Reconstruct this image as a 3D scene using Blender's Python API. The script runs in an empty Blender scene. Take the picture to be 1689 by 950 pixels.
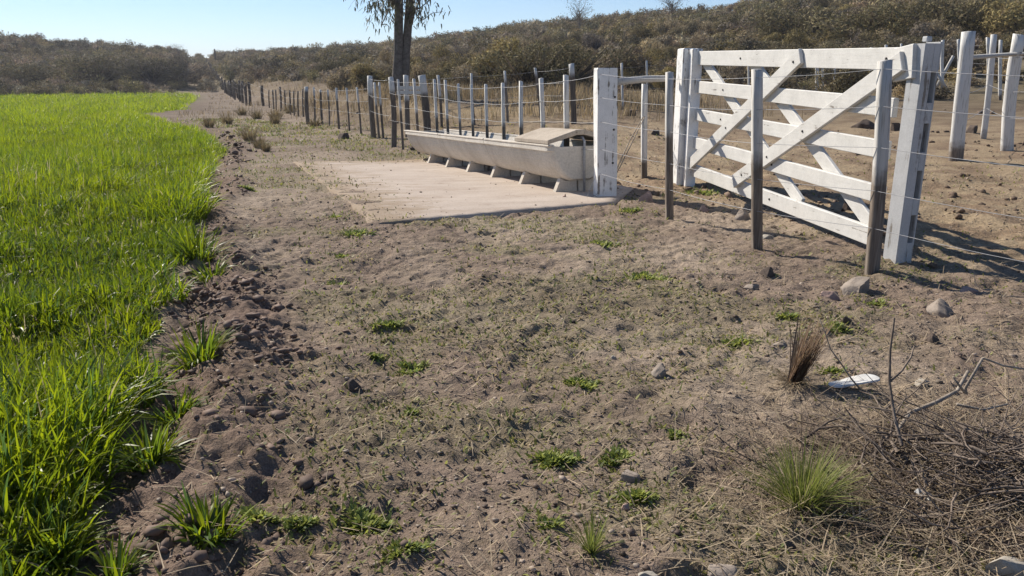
import bpy, bmesh, math, random
import numpy as np
from mathutils import Vector, Matrix

# ------------------------------------------------------------------ camera, sky, sun, exposure
R = math.radians
SC = bpy.context.scene
COL = SC.collection
PITCH, FPX, CAMH = R(15.0), 1326.0, 1.4
cam_d = bpy.data.cameras.new('camera')
cam_d.sensor_width = 36.0
cam_d.lens = FPX / 1689.0 * 36.0
cam_d.clip_start, cam_d.clip_end = 0.05, 5000.0
cam = bpy.data.objects.new('camera', cam_d)
COL.objects.link(cam)
cam.location = (0, 0, CAMH)
cam.rotation_euler = (math.pi / 2 - PITCH, 0, 0)
SC.camera = cam

SUN_AZ = Vector((-0.71, 0.70, 0)).normalized()      # horizontal direction towards the sun
SUN_EL = R(38.0)
world = bpy.data.worlds.new('World')
SC.world = world
world.use_nodes = True
wn, wl = world.node_tree.nodes, world.node_tree.links
bg = wn['Background']
sky = wn.new('ShaderNodeTexSky')
sky.sky_type = 'NISHITA'
sky.sun_disc = False
sky.sun_elevation = SUN_EL
sky.sun_rotation = math.atan2(SUN_AZ.x, SUN_AZ.y)
sky.air_density, sky.dust_density, sky.ozone_density = 1.0, 0.0, 5.0
sky.altitude = 1800
wl.new(sky.outputs[0], bg.inputs[0])
bg.inputs[1].default_value = 0.076
sun_d = bpy.data.lights.new('sun', 'SUN')
sun_d.energy = 4.6
sun_d.angle = R(0.53)
sun_d.color = (1.0, 0.92, 0.80)
sun = bpy.data.objects.new('sun', sun_d)
COL.objects.link(sun)
sv = Vector((SUN_AZ.x * math.cos(SUN_EL), SUN_AZ.y * math.cos(SUN_EL), math.sin(SUN_EL)))
sun.rotation_euler = sv.to_track_quat('Z', 'Y').to_euler()
SC.view_settings.view_transform = 'Standard'
SC.view_settings.look = 'None'
SC.view_settings.exposure = 0.68
SC.view_settings.gamma = 1.0
SC.render.engine = 'CYCLES'
SC.cycles.max_bounces = 6
SC.cycles.transparent_max_bounces = 8
SC.cycles.use_denoising = True

HAZE = 0.0004
random.seed(7)
rng = np.random.default_rng(11)

# ------------------------------------------------------------------ noise and terrain
def _h(ix, iy, seed):
    n = (ix.astype(np.int64) * 374761393 + iy.astype(np.int64) * 668265263 + seed * 974634777) & 0xFFFFFFFF
    n = ((n ^ (n >> 13)) * 1274126177) & 0xFFFFFFFF
    n = ((n ^ (n >> 16)) * 2246822519) & 0xFFFFFFFF
    return ((n ^ (n >> 15)) & 0xFFFFFF) / float(0xFFFFFF)

def vnoise(x, y, seed=0):
    x = np.asarray(x, float); y = np.asarray(y, float)
    ix, iy = np.floor(x), np.floor(y)
    fx, fy = x - ix, y - iy
    ux, uy = fx * fx * fx * (fx * (fx * 6 - 15) + 10), fy * fy * fy * (fy * (fy * 6 - 15) + 10)
    a, b = _h(ix, iy, seed), _h(ix + 1, iy, seed)
    c, d = _h(ix, iy + 1, seed), _h(ix + 1, iy + 1, seed)
    return (a * (1 - ux) + b * ux) * (1 - uy) + (c * (1 - ux) + d * ux) * uy

def fbm(x, y, octv=4, seed=0):
    s, a, t = 0.0, 0.5, 0.0
    for k in range(octv):
        c, sn = math.cos(0.6 * k), math.sin(0.6 * k)
        s = s + a * vnoise((x * c - y * sn) * 2.03 ** k, (x * sn + y * c) * 2.03 ** k, seed + 17 * k)
        t += a; a *= 0.5
    return s / t

def S(a, b, x):
    t = np.clip((np.asarray(x, float) - a) / (b - a), 0, 1)
    return t * t * (3 - 2 * t)

# fence line x for a given y
FY = [-20, 4.3, 9.0, 17.5, 20.5, 27, 50, 85, 200, 400]
FX = [9.0, 3.3, 1.05, -2.6, -3.5, -6.9, -15.6, -29, -73, -146]
def xf(y): return np.interp(y, FY, FX)

HP = np.array([-700, -300, 0, 150, 255, 315, 350, 400, 550, 700, 850, 1000, 1170, 1300, 1500, 1700, 2400.])
HA = np.arctan((HP - 845) / 1372.8)
HY = np.array([55, 60, 70, 80, 80, 92, 96, 94, 84, 70, 52, 38, 24, 2, -22, -40, -50.])
HR1 = np.array([190, 190, 190, 200, 200, 230, 260, 230, 190, 165, 150, 140, 125, 115, 110, 105, 105.])
HR0 = np.array([104, 104, 104, 106, 108, 115, 115, 100, 62, 48, 42, 38, 36, 35, 34, 33, 33.])
HB = np.array([2.4, 2.4, 2.4, 2.2, 2.2, 1.8, 1.4, 1.8, 2.0, 2.2, 2.2, 2.2, 2.2, 2.2, 2.2, 2.2, 2.2])
HZ = CAMH + (120 - HY) / 1326 * HR1 - HB * 0.45

def zs(x, y):
    x = np.asarray(x, float); y = np.asarray(y, float)
    zl = np.interp(y, [0, 8.8, 16, 27, 50, 85, 120], [0, 0, -0.30, -0.36, -0.75, -1.0, -1.05])
    zr = np.interp(y, [5, 10, 20, 35, 60], [0, 0.08, 0.25, 0.55, 0.6])
    rb = S(0, 5.5, x - xf(y))
    base = zl * (1 - S(-0.5, 4, x - xf(y))) + zr * rb
    r = np.hypot(x, y)
    az = np.arctan2(x, np.maximum(y, 1e-3))
    az = np.clip(az, -0.9, 0.9)
    r0, r1, hz = np.interp(az, HA, HR0), np.interp(az, HA, HR1), np.interp(az, HA, HZ)
    t = np.clip((r - r0) / (r1 - r0), 0, 1)
    hill = t * (1 - 0.25 * (1 - t)) * 1.0
    z = base + (hz - base) * hill + (fbm(x / 14, y / 14, 3, 5) - 0.5) * 1.6 * S(0, 0.2, t) * (1 - 0.6 * S(.9, 1, t))
    z = z - 0.06 * np.clip(r - r1, 0, 120)
    z = np.where(y < 0, base * 0, z)
    return z

CAMP = np.array([0, 0, CAMH])
def ray(px, py):
    u, v = (px - 845) / FPX, (py - 475) / FPX
    c, s = math.cos(PITCH), math.sin(PITCH)
    d = np.array([u, c - v * s, -s - v * c])
    return d / np.linalg.norm(d)

_T = np.concatenate([np.linspace(0.8, 30, 1500), np.geomspace(30.02, 420, 1500)])
def at(px, py, fn=zs):
    d = ray(px, py)
    P = CAMP[None] + _T[:, None] * d[None]
    below = P[:, 2] < fn(P[:, 0], P[:, 1])
    if not below.any():
        return P[-1]
    k = int(np.argmax(below))
    lo, hi = _T[max(k - 1, 0)], _T[k]
    for _ in range(30):
        m = (lo + hi) / 2
        p = CAMP + m * d
        if p[2] < float(fn(p[0], p[1])): hi = m
        else: lo = m
    return CAMP + hi * d

def top_at(B, px, py):
    d = ray(px, py)
    t = B[1] / d[1]
    return CAMP + t * d

def px_m(p):            # pixels per metre at a point
    c, s = math.cos(PITCH), math.sin(PITCH)
    return FPX / (p[1] * c - (p[2] - CAMH) * s)

# wheat edge x for a given y
EP = [(20, 1040), (66, 950), (118, 850), (180, 770), (220, 690), (256, 600), (274, 540), (312, 450), (330, 420), (330, 330), (352, 290),
      (361, 240), (350, 226), (300, 208), (238, 196), (228, 189), (300, 182), (318, 166), (320, 157), (305, 152)]
EW = np.array([at(*p) for p in EP])
o = np.argsort(EW[:, 1])
EYY, EXX = EW[o, 1], EW[o, 0]
EYY = np.concatenate([[-20, 0.6], EYY]); EXX = np.concatenate([[0.4, -1.0], EXX])
FIELD_END = EYY[-1]
def xe(y): return np.interp(y, EYY, EXX)

# concrete slab outline on the ground
SLAB = [at(*p)[:2] for p in [(612, 372), (1012, 336), (1045, 312)]] + [None, None]
_a, _b = at(690, 264)[:2], at(484, 268)[:2]
SLAB = [SLAB[0], SLAB[1], SLAB[2], np.array([SLAB[2][0] - 2.9, SLAB[2][1] + 6.2]), _a, _b]
SLAB = [np.array(p) for p in SLAB]
def slab_sd(x, y):      # signed distance, positive inside, and distance to the worn (left and back) edges
    x = np.asarray(x, float); y = np.asarray(y, float)
    dmin = np.full(x.shape, 1e9); inside = np.zeros(x.shape, bool); worn = np.full(x.shape, 1e9)
    n = len(SLAB)
    for i in range(n):
        a, b = SLAB[i], SLAB[(i + 1) % n]
        ab = b - a
        t = np.clip(((x - a[0]) * ab[0] + (y - a[1]) * ab[1]) / (ab @ ab), 0, 1)
        dd = np.hypot(x - a[0] - t * ab[0], y - a[1] - t * ab[1])
        dmin = np.minimum(dmin, dd)
        if i >= 4: worn = np.minimum(worn, dd)
        cr = ((a[1] > y) != (b[1] > y)) & (x < (b[0] - a[0]) * (y - a[1]) / ((b[1] - a[1]) + 1e-12) + a[0])
        inside ^= cr
    return np.where(inside, dmin, -dmin), worn

def till_mask(x, y):
    t = x - xe(y) + (fbm(x * 1.1, y * 0.7, 3, 41) - 0.5) * 0.7
    w = np.interp(y, [2, 6, 10, 20, 40], [1.15, 0.55, 0.45, 0.8, 1.8])
    return S(-0.35, 0.0, t) * (1 - S(w * 0.5, w * 1.25, t)) * (1 - S(50, 90, y))

def detail(x, y):
    x = np.asarray(x, float); y = np.asarray(y, float)
    r = np.hypot(x, y)
    near = 1 / (1 + (r / 22) ** 2)
    d = near * (0.05 * (fbm(x * 0.9, y * 0.9, 3, 1) - .5) + 0.055 * (fbm(x * 3.6, y * 3.6, 3, 2) - .5) + 0.05 * (fbm(x * 11, y * 11, 3, 3) - .5) - 0.016 * S(.60, .70, fbm(x * 6, y * 6, 2, 6)))
    right = S(0.3, 2, x - xf(y))
    d = d + right * near * 0.11 * (fbm(x * 2.6, y * 2.6, 4, 4) - .5)
    tm = till_mask(x, y)
    t = x - xe(y)
    cl = np.abs(fbm(x * 5.0 + y * 2.0, y * 2.2 - x * 1.0, 4, 8) - .5) * 2
    d = d + tm * (0.075 * (0.55 - cl) + 0.045 * (fbm(x * 16, y * 16, 2, 9) - .5) + 0.05 * np.exp(-((t - .42) / .16) ** 2) - 0.05 * np.exp(-((t - .06) / .14) ** 2))
    d = d - 0.05 * (1 - S(-0.6, 0.05, t)) * near
    sd, worn = slab_sd(x, y)
    ins = S(-0.04, 0.05, sd)
    cw = 0.9 * S(.4, .7, fbm(x * 1.7, y * 3.4, 4, 31)) + .06
    cover = (1 - S(0.35, 1.0, worn / cw)) * 0.0735
    d = d * (1 - ins * 0.85) + ins * (-0.055 + cover)
    return d

def gz(x, y): return zs(x, y) + detail(x, y)
def surf_z(x, y):           # top of whatever lies there: soil, or the slab where it is bare
    sd, _w = slab_sd(x, y)
    return np.where(sd > 0, np.maximum(gz(x, y), zs(x, y) + .017), gz(x, y))
def gat(px, py):
    p = at(px, py)
    return np.array([p[0], p[1], float(gz(p[0], p[1]))])

# ------------------------------------------------------------------ materials
def newmat(name):
    m = bpy.data.materials.new(name); m.use_nodes = True
    nt = m.node_tree
    return m, nt, nt.nodes, nt.links, nt.nodes['Principled BSDF']

class NB:
    """tiny node helper"""
    def __init__(s, nt): s.nt, s.n, s.l = nt, nt.nodes, nt.links
    def coord(s, kind='Object'):
        return s.n.new('ShaderNodeTexCoord').outputs[kind]
    def mapping(s, vec, scale):
        m = s.n.new('ShaderNodeMapping'); m.inputs['Scale'].default_value = scale
        s.l.new(vec, m.inputs[0]); return m.outputs[0]
    def noise(s, vec, scale, detail=4, rough=0.55):
        t = s.n.new('ShaderNodeTexNoise'); s.l.new(vec, t.inputs['Vector'])
        t.inputs['Scale'].default_value = scale; t.inputs['Detail'].default_value = detail; t.inputs['Roughness'].default_value = rough
        return t.outputs['Fac']
    def voro(s, vec, scale, feature='F1'):
        t = s.n.new('ShaderNodeTexVoronoi'); t.feature = feature; s.l.new(vec, t.inputs['Vector']); t.inputs['Scale'].default_value = scale
        return t.outputs['Distance']
    def ramp(s, fac, stops):
        r = s.n.new('ShaderNodeValToRGB'); s.l.new(fac, r.inputs[0])
        e = r.color_ramp.elements
        while len(e) < len(stops): e.new(0.5)
        for el, (p, c) in zip(e, stops):
            el.position = p
            el.color = (c, c, c, 1) if isinstance(c, (int, float)) else (*c, 1)
        return r.outputs[0]
    def mix(s, fac, a, b, mode='MIX'):
        m = s.n.new('ShaderNodeMix'); m.data_type = 'RGBA'; m.blend_type = mode
        for val, idx in ((fac, 0), (a, 6), (b, 7)):
            if hasattr(val, 'links'): s.l.new(val, m.inputs[idx])
            elif isinstance(val, (int, float)): m.inputs[idx].default_value = val if idx == 0 else (val, val, val, 1)
            else: m.inputs[idx].default_value = (*val, 1)
        return m.outputs[2]
    def math(s, op, a, b=0.0):
        m = s.n.new('ShaderNodeMath'); m.operation = op
        for val, i in ((a, 0), (b, 1)):
            if hasattr(val, 'links'): s.l.new(val, m.inputs[i])
            else: m.inputs[i].default_value = val
        return m.outputs[0]
    def attr(s, name='Col'):
        a = s.n.new('ShaderNodeAttribute'); a.attribute_name = name; return a
    def bump(s, height, strength, dist, prev=None):
        b = s.n.new('ShaderNodeBump'); b.inputs['Strength'].default_value = strength; b.inputs['Distance'].default_value = dist
        s.l.new(height, b.inputs['Height'])
        if prev is not None: s.l.new(prev, b.inputs['Normal'])
        return b.outputs[0]

def finish(b, l, color, rough=0.9, normal=None, spec=0.2):
    if hasattr(color, 'links'): l.new(color, b.inputs['Base Color'])
    else: b.inputs['Base Color'].default_value = (*color, 1)
    b.inputs['Roughness'].default_value = rough
    b.inputs['Specular IOR Level'].default_value = spec
    if normal is not None: l.new(normal, b.inputs['Normal'])

def mat_ground():
    m, nt, n, l, b = newmat('soil')
    q = NB(nt); g = q.coord('Object')
    a = q.attr()
    f1 = q.noise(g, 26, 6, 0.65); f2 = q.noise(g, 130, 3, 0.6); f3 = q.noise(g, 3.1, 5, 0.6)
    c = q.mix(1.0, a.outputs[0], q.ramp(f1, [(0.25, 0.62), (0.55, 1.0), (0.78, 1.4)]), 'MULTIPLY')
    c = q.mix(1.0, c, q.ramp(f2, [(0.3, 0.72), (0.7, 1.26)]), 'MULTIPLY')
    c = q.mix(q.ramp(f3, [(0.42, 0.0), (0.7, 0.35)]), c, (0.24, 0.19, 0.125))
    nb = q.bump(f1, 0.9, 0.03)
    nb = q.bump(f2, 0.7, 0.008, nb)
    finish(b, l, c, 0.95, nb, 0.1)
    return m

def mat_leaf(name, trans=0.45, rough=0.5, spec=0.35, varamt=0.0):
    m, nt, n, l, b = newmat(name)
    q = NB(nt); a = q.attr()
    c = a.outputs[0]
    if varamt:
        oi = n.new('ShaderNodeObjectInfo')
        c = q.mix(1.0, c, q.ramp(oi.outputs['Random'], [(0.0, (1 - varamt, 1 - varamt, 1 - .6 * varamt)), (0.5, (1.0, .96, .85)), (1.0, (1 + .8 * varamt, 1 + .6 * varamt, 1 + .1 * varamt))]), 'MULTIPLY')
    finish(b, l, c, rough, None, spec)
    t = n.new('ShaderNodeBsdfTranslucent'); l.new(c, t.inputs[0])
    x = n.new('ShaderNodeMixShader'); x.inputs[0].default_value = trans
    l.new(b.outputs[0], x.inputs[1]); l.new(t.outputs[0], x.inputs[2])
    l.new(x.outputs[0], n['Material Output'].inputs[0])
    return m

def mat_wood(name='weathered_wood', white=(0.50, 0.485, 0.46)):
    """weathered stake wood; Col.r = height fraction, Col.g = where the white paint starts, Col.b = tone"""
    m, nt, n, l, b = newmat(name)
    q = NB(nt); g = q.coord('Object'); a = q.attr()
    sp = n.new('ShaderNodeSeparateColor'); l.new(a.outputs[0], sp.inputs[0])
    st = q.mapping(g, (1, 1, 0.06))
    gr = q.noise(st, 60, 5, 0.6); gn = q.noise(g, 9, 4, 0.6)
    wood = q.ramp(gr, [(0.25, (0.07, 0.055, 0.045)), (0.5, (0.17, 0.14, 0.115)), (0.75, (0.30, 0.255, 0.21))])
    wood = q.mix(1.0, wood, q.ramp(sp.outputs[2], [(0, 0.45), (1, 1.25)]), 'MULTIPLY')
    paint = q.mix(q.ramp(gr, [(0.30, 0.75), (0.46, 0.0)]), white, (0.22, 0.19, 0.155))
    e = q.math('ADD', sp.outputs[0], q.math('MULTIPLY', q.math('SUBTRACT', gn, 0.5), 0.14))
    e = q.math('SUBTRACT', e, sp.outputs[1])
    k = q.ramp(q.math('ADD', q.math('MULTIPLY', e, 12.0), 0.5), [(0.0, 0.0), (1.0, 1.0)])
    c = q.mix(k, wood, paint)
    finish(b, l, c, 0.85, q.bump(gr, 0.6, 0.008), 0.2)
    return m

def mat_white(name, base=(0.72, 0.71, 0.69), wear=0.5, woodc=(0.20, 0.175, 0.15), axis=2):
    m, nt, n, l, b = newmat(name)
    q = NB(nt); g = q.coord('Object')
    sc = [1, 1, 1]; sc[axis] = 0.05
    st = q.mapping(g, tuple(sc))
    gr = q.noise(st, 34, 5, 0.62); gn = q.noise(g, 5.5, 5, 0.65); fine = q.noise(g, 80, 3, 0.6)
    w = q.math('ADD', q.math('MULTIPLY', gr, 0.6), q.math('MULTIPLY', gn, 0.4))
    k = q.ramp(w, [(0.30 + 0.12 * wear, 1.0), (0.335 + 0.14 * wear, 0.0)])
    pa = q.mix(q.ramp(gn, [(0.35, 0.45), (0.62, 0.0)]), base, tuple(v * 0.72 for v in base))
    pa = q.mix(1.0, pa, q.ramp(fine, [(0.3, 0.9), (0.7, 1.04)]), 'MULTIPLY')
    c = q.mix(k, pa, woodc)
    finish(b, l, c, 0.62, q.bump(gr, 0.35, 0.006), 0.3)
    return m

def mat_concrete(name, c1, c2, c3, scale=1.0, rough=0.9):
    m, nt, n, l, b = newmat(name)
    q = NB(nt); g = q.coord('Object')
    f = q.noise(g, 2.2 * scale, 6, 0.65); f2 = q.noise(g, 38 * scale, 4, 0.6); st = q.noise(q.mapping(g, (2.5, 2.5, 0.5)), 1.2 * scale, 5, 0.6)
    c = q.mix(q.ramp(f, [(0.35, 0.0), (0.68, 1.0)]), c1, c2)
    c = q.mix(q.ramp(st, [(0.52, 0.0), (0.75, 0.55)]), c, c3)
    c = q.mix(1.0, c, q.ramp(f2, [(0.25, 0.78), (0.75, 1.14)]), 'MULTIPLY')
    finish(b, l, c, rough, q.bump(f2, 0.5, 0.006), 0.15)
    return m

def mat_slab():
    m, nt, n, l, b = newmat('slab_concrete')
    q = NB(nt); g = q.coord('Object')
    rot = n.new('ShaderNodeMapping'); rot.inputs['Rotation'].default_value = (0, 0, R(-12)); l.new(g, rot.inputs[0])
    st = q.noise(q.mapping(rot.outputs[0], (0.7, 2.0, 1)), 1.5, 7, 0.7)
    f = q.noise(g, 1.3, 5, 0.6); f2 = q.noise(g, 50, 4, 0.6)
    c = q.mix(q.ramp(st, [(0.32, 0.0), (0.66, 1.0)]), (0.38, 0.315, 0.262), (0.49, 0.42, 0.36))
    c = q.mix(q.ramp(f, [(0.48, 0.0), (0.75, 0.6)]), c, (0.36, 0.285, 0.23))
    sn = q.noise(g, 2.6, 6, 0.7)
    c = q.mix(q.ramp(sn, [(0.60, 0.0), (0.70, 0.55)]), c, (0.24, 0.185, 0.145))
    at_ = q.attr(); sp = n.new('ShaderNodeSeparateColor'); l.new(at_.outputs[0], sp.inputs[0])
    fd = q.noise(q.mapping(rot.outputs[0], (0.9, 1.5, 1)), 1.7, 8, 0.72)
    dm = q.math('SUBTRACT', q.math('ADD', q.math('MULTIPLY', fd, 1.7), -.38), sp.outputs[0])
    c = q.mix(q.ramp(dm, [(0.0, 0.0), (0.34, 0.95)]), c, (0.30, 0.232, 0.168))
    c = q.mix(1.0, c, q.ramp(f2, [(0.25, 0.82), (0.75, 1.12)]), 'MULTIPLY')
    finish(b, l, c, 0.92, q.bump(f2, 0.4, 0.006), 0.12)
    return m

def mat_stone(name, c1, c2):
    m, nt, n, l, b = newmat(name)
    q = NB(nt); g = q.coord('Object')
    f = q.noise(g, 9, 6, 0.65); f2 = q.noise(g, 70, 3, 0.6)
    c = q.mix(q.ramp(f, [(0.36, 0.0), (0.64, 1.0)]), c1, c2)
    c = q.mix(1.0, c, q.ramp(f2, [(0.25, 0.75), (0.75, 1.2)]), 'MULTIPLY')
    finish(b, l, c, 0.9, q.bump(f, 0.6, 0.02), 0.15)
    return m

def mat_plain(name, col, rough=0.7, metal=0.0, spec=0.3):
    m, nt, n, l, b = newmat(name)
    q = NB(nt); g = q.coord('Object')
    f = q.noise(g, 25, 4, 0.6)
    c = q.mix(1.0, col, q.ramp(f, [(0.3, 0.75), (0.7, 1.2)]), 'MULTIPLY')
    finish(b, l, c, rough, None, spec)
    b.inputs['Metallic'].default_value = metal
    return m

M = dict(
    ground=mat_ground(), wheat=mat_leaf('wheat_leaf', 0.6, 0.42, 0.4), weed=mat_leaf('weed_leaf', 0.45, 0.55, 0.25), straw=mat_leaf('dry_straw', 0.25, 0.7, 0.2),
    scrub=mat_leaf('scrub_leaf', 0.18, 0.8, 0.1, 0.38), scrubmass=mat_leaf('scrub_mass_leaf', 0.18, 0.8, 0.1), bark=mat_stone('bark', (0.10, 0.085, 0.075), (0.19, 0.17, 0.15)),
    euca=mat_leaf('eucalyptus_leaf', 0.25, 0.6, 0.3), wood=mat_wood(), wood2=mat_wood('whitewashed_wood', (0.62, 0.61, 0.585)), gate=mat_white('gate_paint', (0.64, 0.625, 0.59), 0.42, axis=0),
    post=mat_white('worn_post_paint', (0.84, 0.83, 0.81), 0.80), post2=mat_white('shaded_post_paint', (0.50, 0.50, 0.50), 0.7),  # post2: white paint greyed to put the slotted post's shade into its colour
    trough=mat_concrete('trough_concrete', (0.64, 0.595, 0.53), (0.53, 0.49, 0.43), (0.38, 0.335, 0.28)),
    rim=mat_concrete('rim_concrete', (0.62, 0.57, 0.50), (0.50, 0.45, 0.385), (0.42, 0.37, 0.31)),
    lid=mat_concrete('lid_concrete', (0.47, 0.41, 0.34), (0.36, 0.305, 0.245), (0.27, 0.22, 0.175)), slab=mat_slab(), wire=mat_plain('galvanised_wire', (0.33, 0.33, 0.34), 0.5, 0.3), bolt=mat_plain('bolt_iron', (0.05, 0.045, 0.04), 0.6, 0.5),
    stone=mat_stone('grey_stone', (0.32, 0.27, 0.225), (0.20, 0.165, 0.138)), redstone=mat_stone('reddish_stone', (0.42, 0.30, 0.25), (0.29, 0.20, 0.165)),
    palestone=mat_stone('pale_stone', (0.40, 0.365, 0.31), (0.27, 0.24, 0.20)), clod=mat_stone('soil_clod', (0.11, 0.085, 0.07), (0.075, 0.058, 0.048)),
    brush=mat_stone('brush_twig', (0.25, 0.20, 0.16), (0.10, 0.078, 0.064)), twig=mat_stone('dead_twig', (0.38, 0.33, 0.27), (0.19, 0.155, 0.125)), water=None, scrap=mat_plain('white_scrap', (0.60, 0.59, 0.56), 0.6),
)
_m, _nt, _n, _l, _b = newmat('still_water')
finish(_b, _l, (0.03, 0.04, 0.035), 0.08, NB(_nt).bump(NB(_nt).noise(NB(_nt).coord(), 8, 2), 0.05, 0.01), 0.5)
M['water'] = _m

# ------------------------------------------------------------------ mesh helpers
def mesh_np(name, V, F, col=None, smooth=False):
    """F: (n,3) or (n,4) array, or list of such arrays"""
    me = bpy.data.meshes.new(name)
    Fs = F if isinstance(F, list) else [F]
    V = np.asarray(V, np.float32)
    me.vertices.add(len(V)); me.vertices.foreach_set('co', V.ravel())
    idx = np.concatenate([f.ravel() for f in Fs]).astype(np.int32)
    cnt = np.concatenate([np.full(len(f), f.shape[1]) for f in Fs]).astype(np.int32)
    st = np.concatenate([[0], np.cumsum(cnt)[:-1]]).astype(np.int32)
    me.loops.add(len(idx)); me.loops.foreach_set('vertex_index', idx)
    me.polygons.add(len(cnt)); me.polygons.foreach_set('loop_start', st)
    if smooth: me.polygons.foreach_set('use_smooth', np.ones(len(cnt), bool))
    me.update(calc_edges=True)
    if col is not None:
        a = me.color_attributes.new('Col', 'FLOAT_COLOR', 'POINT')
        c = np.ones((len(V), 4), np.float32); c[:, :3] = col
        a.data.foreach_set('color', c.ravel())
    return me

class Acc:
    def __init__(s): s.V, s.F3, s.F4, s.C, s.n = [], [], [], [], 0
    def add(s, V, F, C):
        V = np.asarray(V, float); F = np.asarray(F, int)
        (s.F3 if F.shape[1] == 3 else s.F4).append(F + s.n)
        s.V.append(V); C = np.asarray(C, float)
        if C.ndim == 1: C = np.tile(C, (len(V), 1))
        s.C.append(C); s.n += len(V)
    def mesh(s, name, smooth=False):
        Fs = []
        if s.F4: Fs.append(np.concatenate(s.F4))
        if s.F3: Fs.append(np.concatenate(s.F3))
        return mesh_np(name, np.concatenate(s.V), Fs, np.concatenate(s.C), smooth)

def ribbons(acc, base, head, length, width, lean, curv, seg, col, tipw=0.12, roll=None, midw=1.0):
    """vectorised tapering curved blades. arrays of N; col (N,3)"""
    N = len(base)
    hx, hy = np.cos(head), np.sin(head)
    px_, py_ = -hy, hx
    pos = np.array(base, float)
    rows = []
    sl = (length / seg)
    rl = np.zeros(N) if roll is None else roll
    for k in range(seg + 1):
        t = k / seg
        w = width * 0.5 * ((1 - t) * 0.75 + 0.25 + (0.35 * midw) * math.sin(math.pi * t) if k < seg else tipw)
        th = lean + curv * t
        wz = np.sin(rl) * w
        wx, wy = px_ * w * np.cos(rl), py_ * w * np.cos(rl)
        off = np.stack([wx, wy, wz], 1)
        rows.append(pos - off); rows.append(pos + off)
        if k < seg:
            thm = lean + curv * (t + 0.5 / seg)
            pos = pos + np.stack([np.sin(thm) * hx * sl, np.sin(thm) * hy * sl, np.cos(thm) * sl], 1)
    V = np.stack(rows, 1).reshape(-1, 3)
    R_ = 2 * (seg + 1)
    b0 = np.arange(N)[:, None] * R_
    F = np.concatenate([b0 + np.array([2 * k, 2 * k + 1, 2 * k + 3, 2 * k + 2])[None] for k in range(seg)], 0)
    acc.add(V, F, np.repeat(col, R_, 0))

def tube(acc, pts, radii, sides=6, col=(1, 1, 1), cap=True, jit=0.0):
    pts = np.asarray(pts, float); n = len(pts)
    radii = np.broadcast_to(np.asarray(radii, float), (n,))
    V = []
    tan = np.gradient(pts, axis=0)
    ref = np.array([0.31, 0.13, 0.94]) if abs(tan[0][2]) < 0.9 * np.linalg.norm(tan[0]) else np.array([1.0, 0.1, 0.0])
    for i in range(n):
        t = tan[i] / (np.linalg.norm(tan[i]) + 1e-9)
        u = np.cross(t, ref); u /= np.linalg.norm(u) + 1e-9
        w = np.cross(t, u)
        for k in range(sides):
            a = 2 * math.pi * k / sides
            r = radii[i] * (1 + jit * (random.random() - .5))
            V.append(pts[i] + r * (math.cos(a) * u + math.sin(a) * w))
    F = [[i * sides + k, i * sides + (k + 1) % sides, (i + 1) * sides + (k + 1) % sides, (i + 1) * sides + k] for i in range(n - 1) for k in range(sides)]
    m = n * sides
    V.append(pts[0]); V.append(pts[-1])
    acc.add(np.array(V), np.array(F), col)
    if cap:
        T = [[m, (k + 1) % sides, k] for k in range(sides)] + [[m + 1, (n - 1) * sides + k, (n - 1) * sides + (k + 1) % sides] for k in range(sides)]
        acc.F3.append(np.array(T) + acc.n - len(V))

def bm_mesh(name, bm, smooth=False):
    bmesh.ops.recalc_face_normals(bm, faces=bm.faces)
    me = bpy.data.meshes.new(name); bm.to_mesh(me); bm.free()
    if smooth:
        for p in me.polygons: p.use_smooth = True
    return me

def board_bm(a, b, width, thick, up, bevel=0.004, bm=None, jit=0.0):
    """a board from a to b (centre line), width along 'up' made perpendicular, thickness across"""
    a, b, up = Vector(a), Vector(b), Vector(up)
    t = (b - a).normalized(); n = t.cross(up).normalized(); u = n.cross(t).normalized()
    own = bm is None
    bm = bmesh.new() if own else bm
    vs = []
    for p in (a, b):
        for su, sn in ((-1, -1), (1, -1), (1, 1), (-1, 1)):
            vs.append(bm.verts.new(p + u * su * width / 2 + n * sn * thick / 2 + Vector([(random.random() - .5) * jit for _ in range(3)])))
    fs = [(0, 1, 2, 3), (7, 6, 5, 4), (0, 4, 5, 1), (1, 5, 6, 2), (2, 6, 7, 3), (3, 7, 4, 0)]
    new = [bm.faces.new([vs[i] for i in f]) for f in fs]
    if bevel:
        es = list({e for f in new for e in f.edges})
        bmesh.ops.bevel(bm, geom=es, offset=bevel, segments=1, affect='EDGES', profile=0.5)
    return bm

# ------------------------------------------------------------------ object helpers
def link(name, me, mat=None, parent=None, loc=(0, 0, 0), rot=(0, 0, 0)):
    o = bpy.data.objects.new(name, me); COL.objects.link(o)
    if mat is not None and me is not None: me.materials.clear(); me.materials.append(mat)
    o.location = loc; o.rotation_euler = rot
    if parent is not None: o.parent = parent
    return o

def tag(o, label, cat, group=None, kind=None):
    o['label'] = label
    if cat: o['category'] = cat
    if group: o['group'] = group
    if kind: o['kind'] = kind
    return o

def thing(name, label, cat, loc=(0, 0, 0), rot=(0, 0, 0), group=None):
    o = bpy.data.objects.new(name, None); COL.objects.link(o)
    o.empty_display_size = 0.2
    o.location = loc; o.rotation_euler = rot
    return tag(o, label, cat, group)

def struct(name, me, mat, label):
    o = link(name, me, mat); o['kind'] = 'structure'; o['label'] = label; o['category'] = name.replace('_', ' ')
    return o

# ------------------------------------------------------------------ ground sheet
def axis_pts(lo, hi, step, far_lo, far_hi, g=1.055):
    mid = list(np.arange(lo, hi, step))
    up, s, v = [], step, hi
    while v < far_hi: up.append(v); s = min(s * g, 180); v += s
    dn, s, v = [], step, lo - step
    while v > far_lo: dn.append(v); s = min(s * g, 180); v -= s
    return np.array(dn[::-1] + mid + up)

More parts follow.
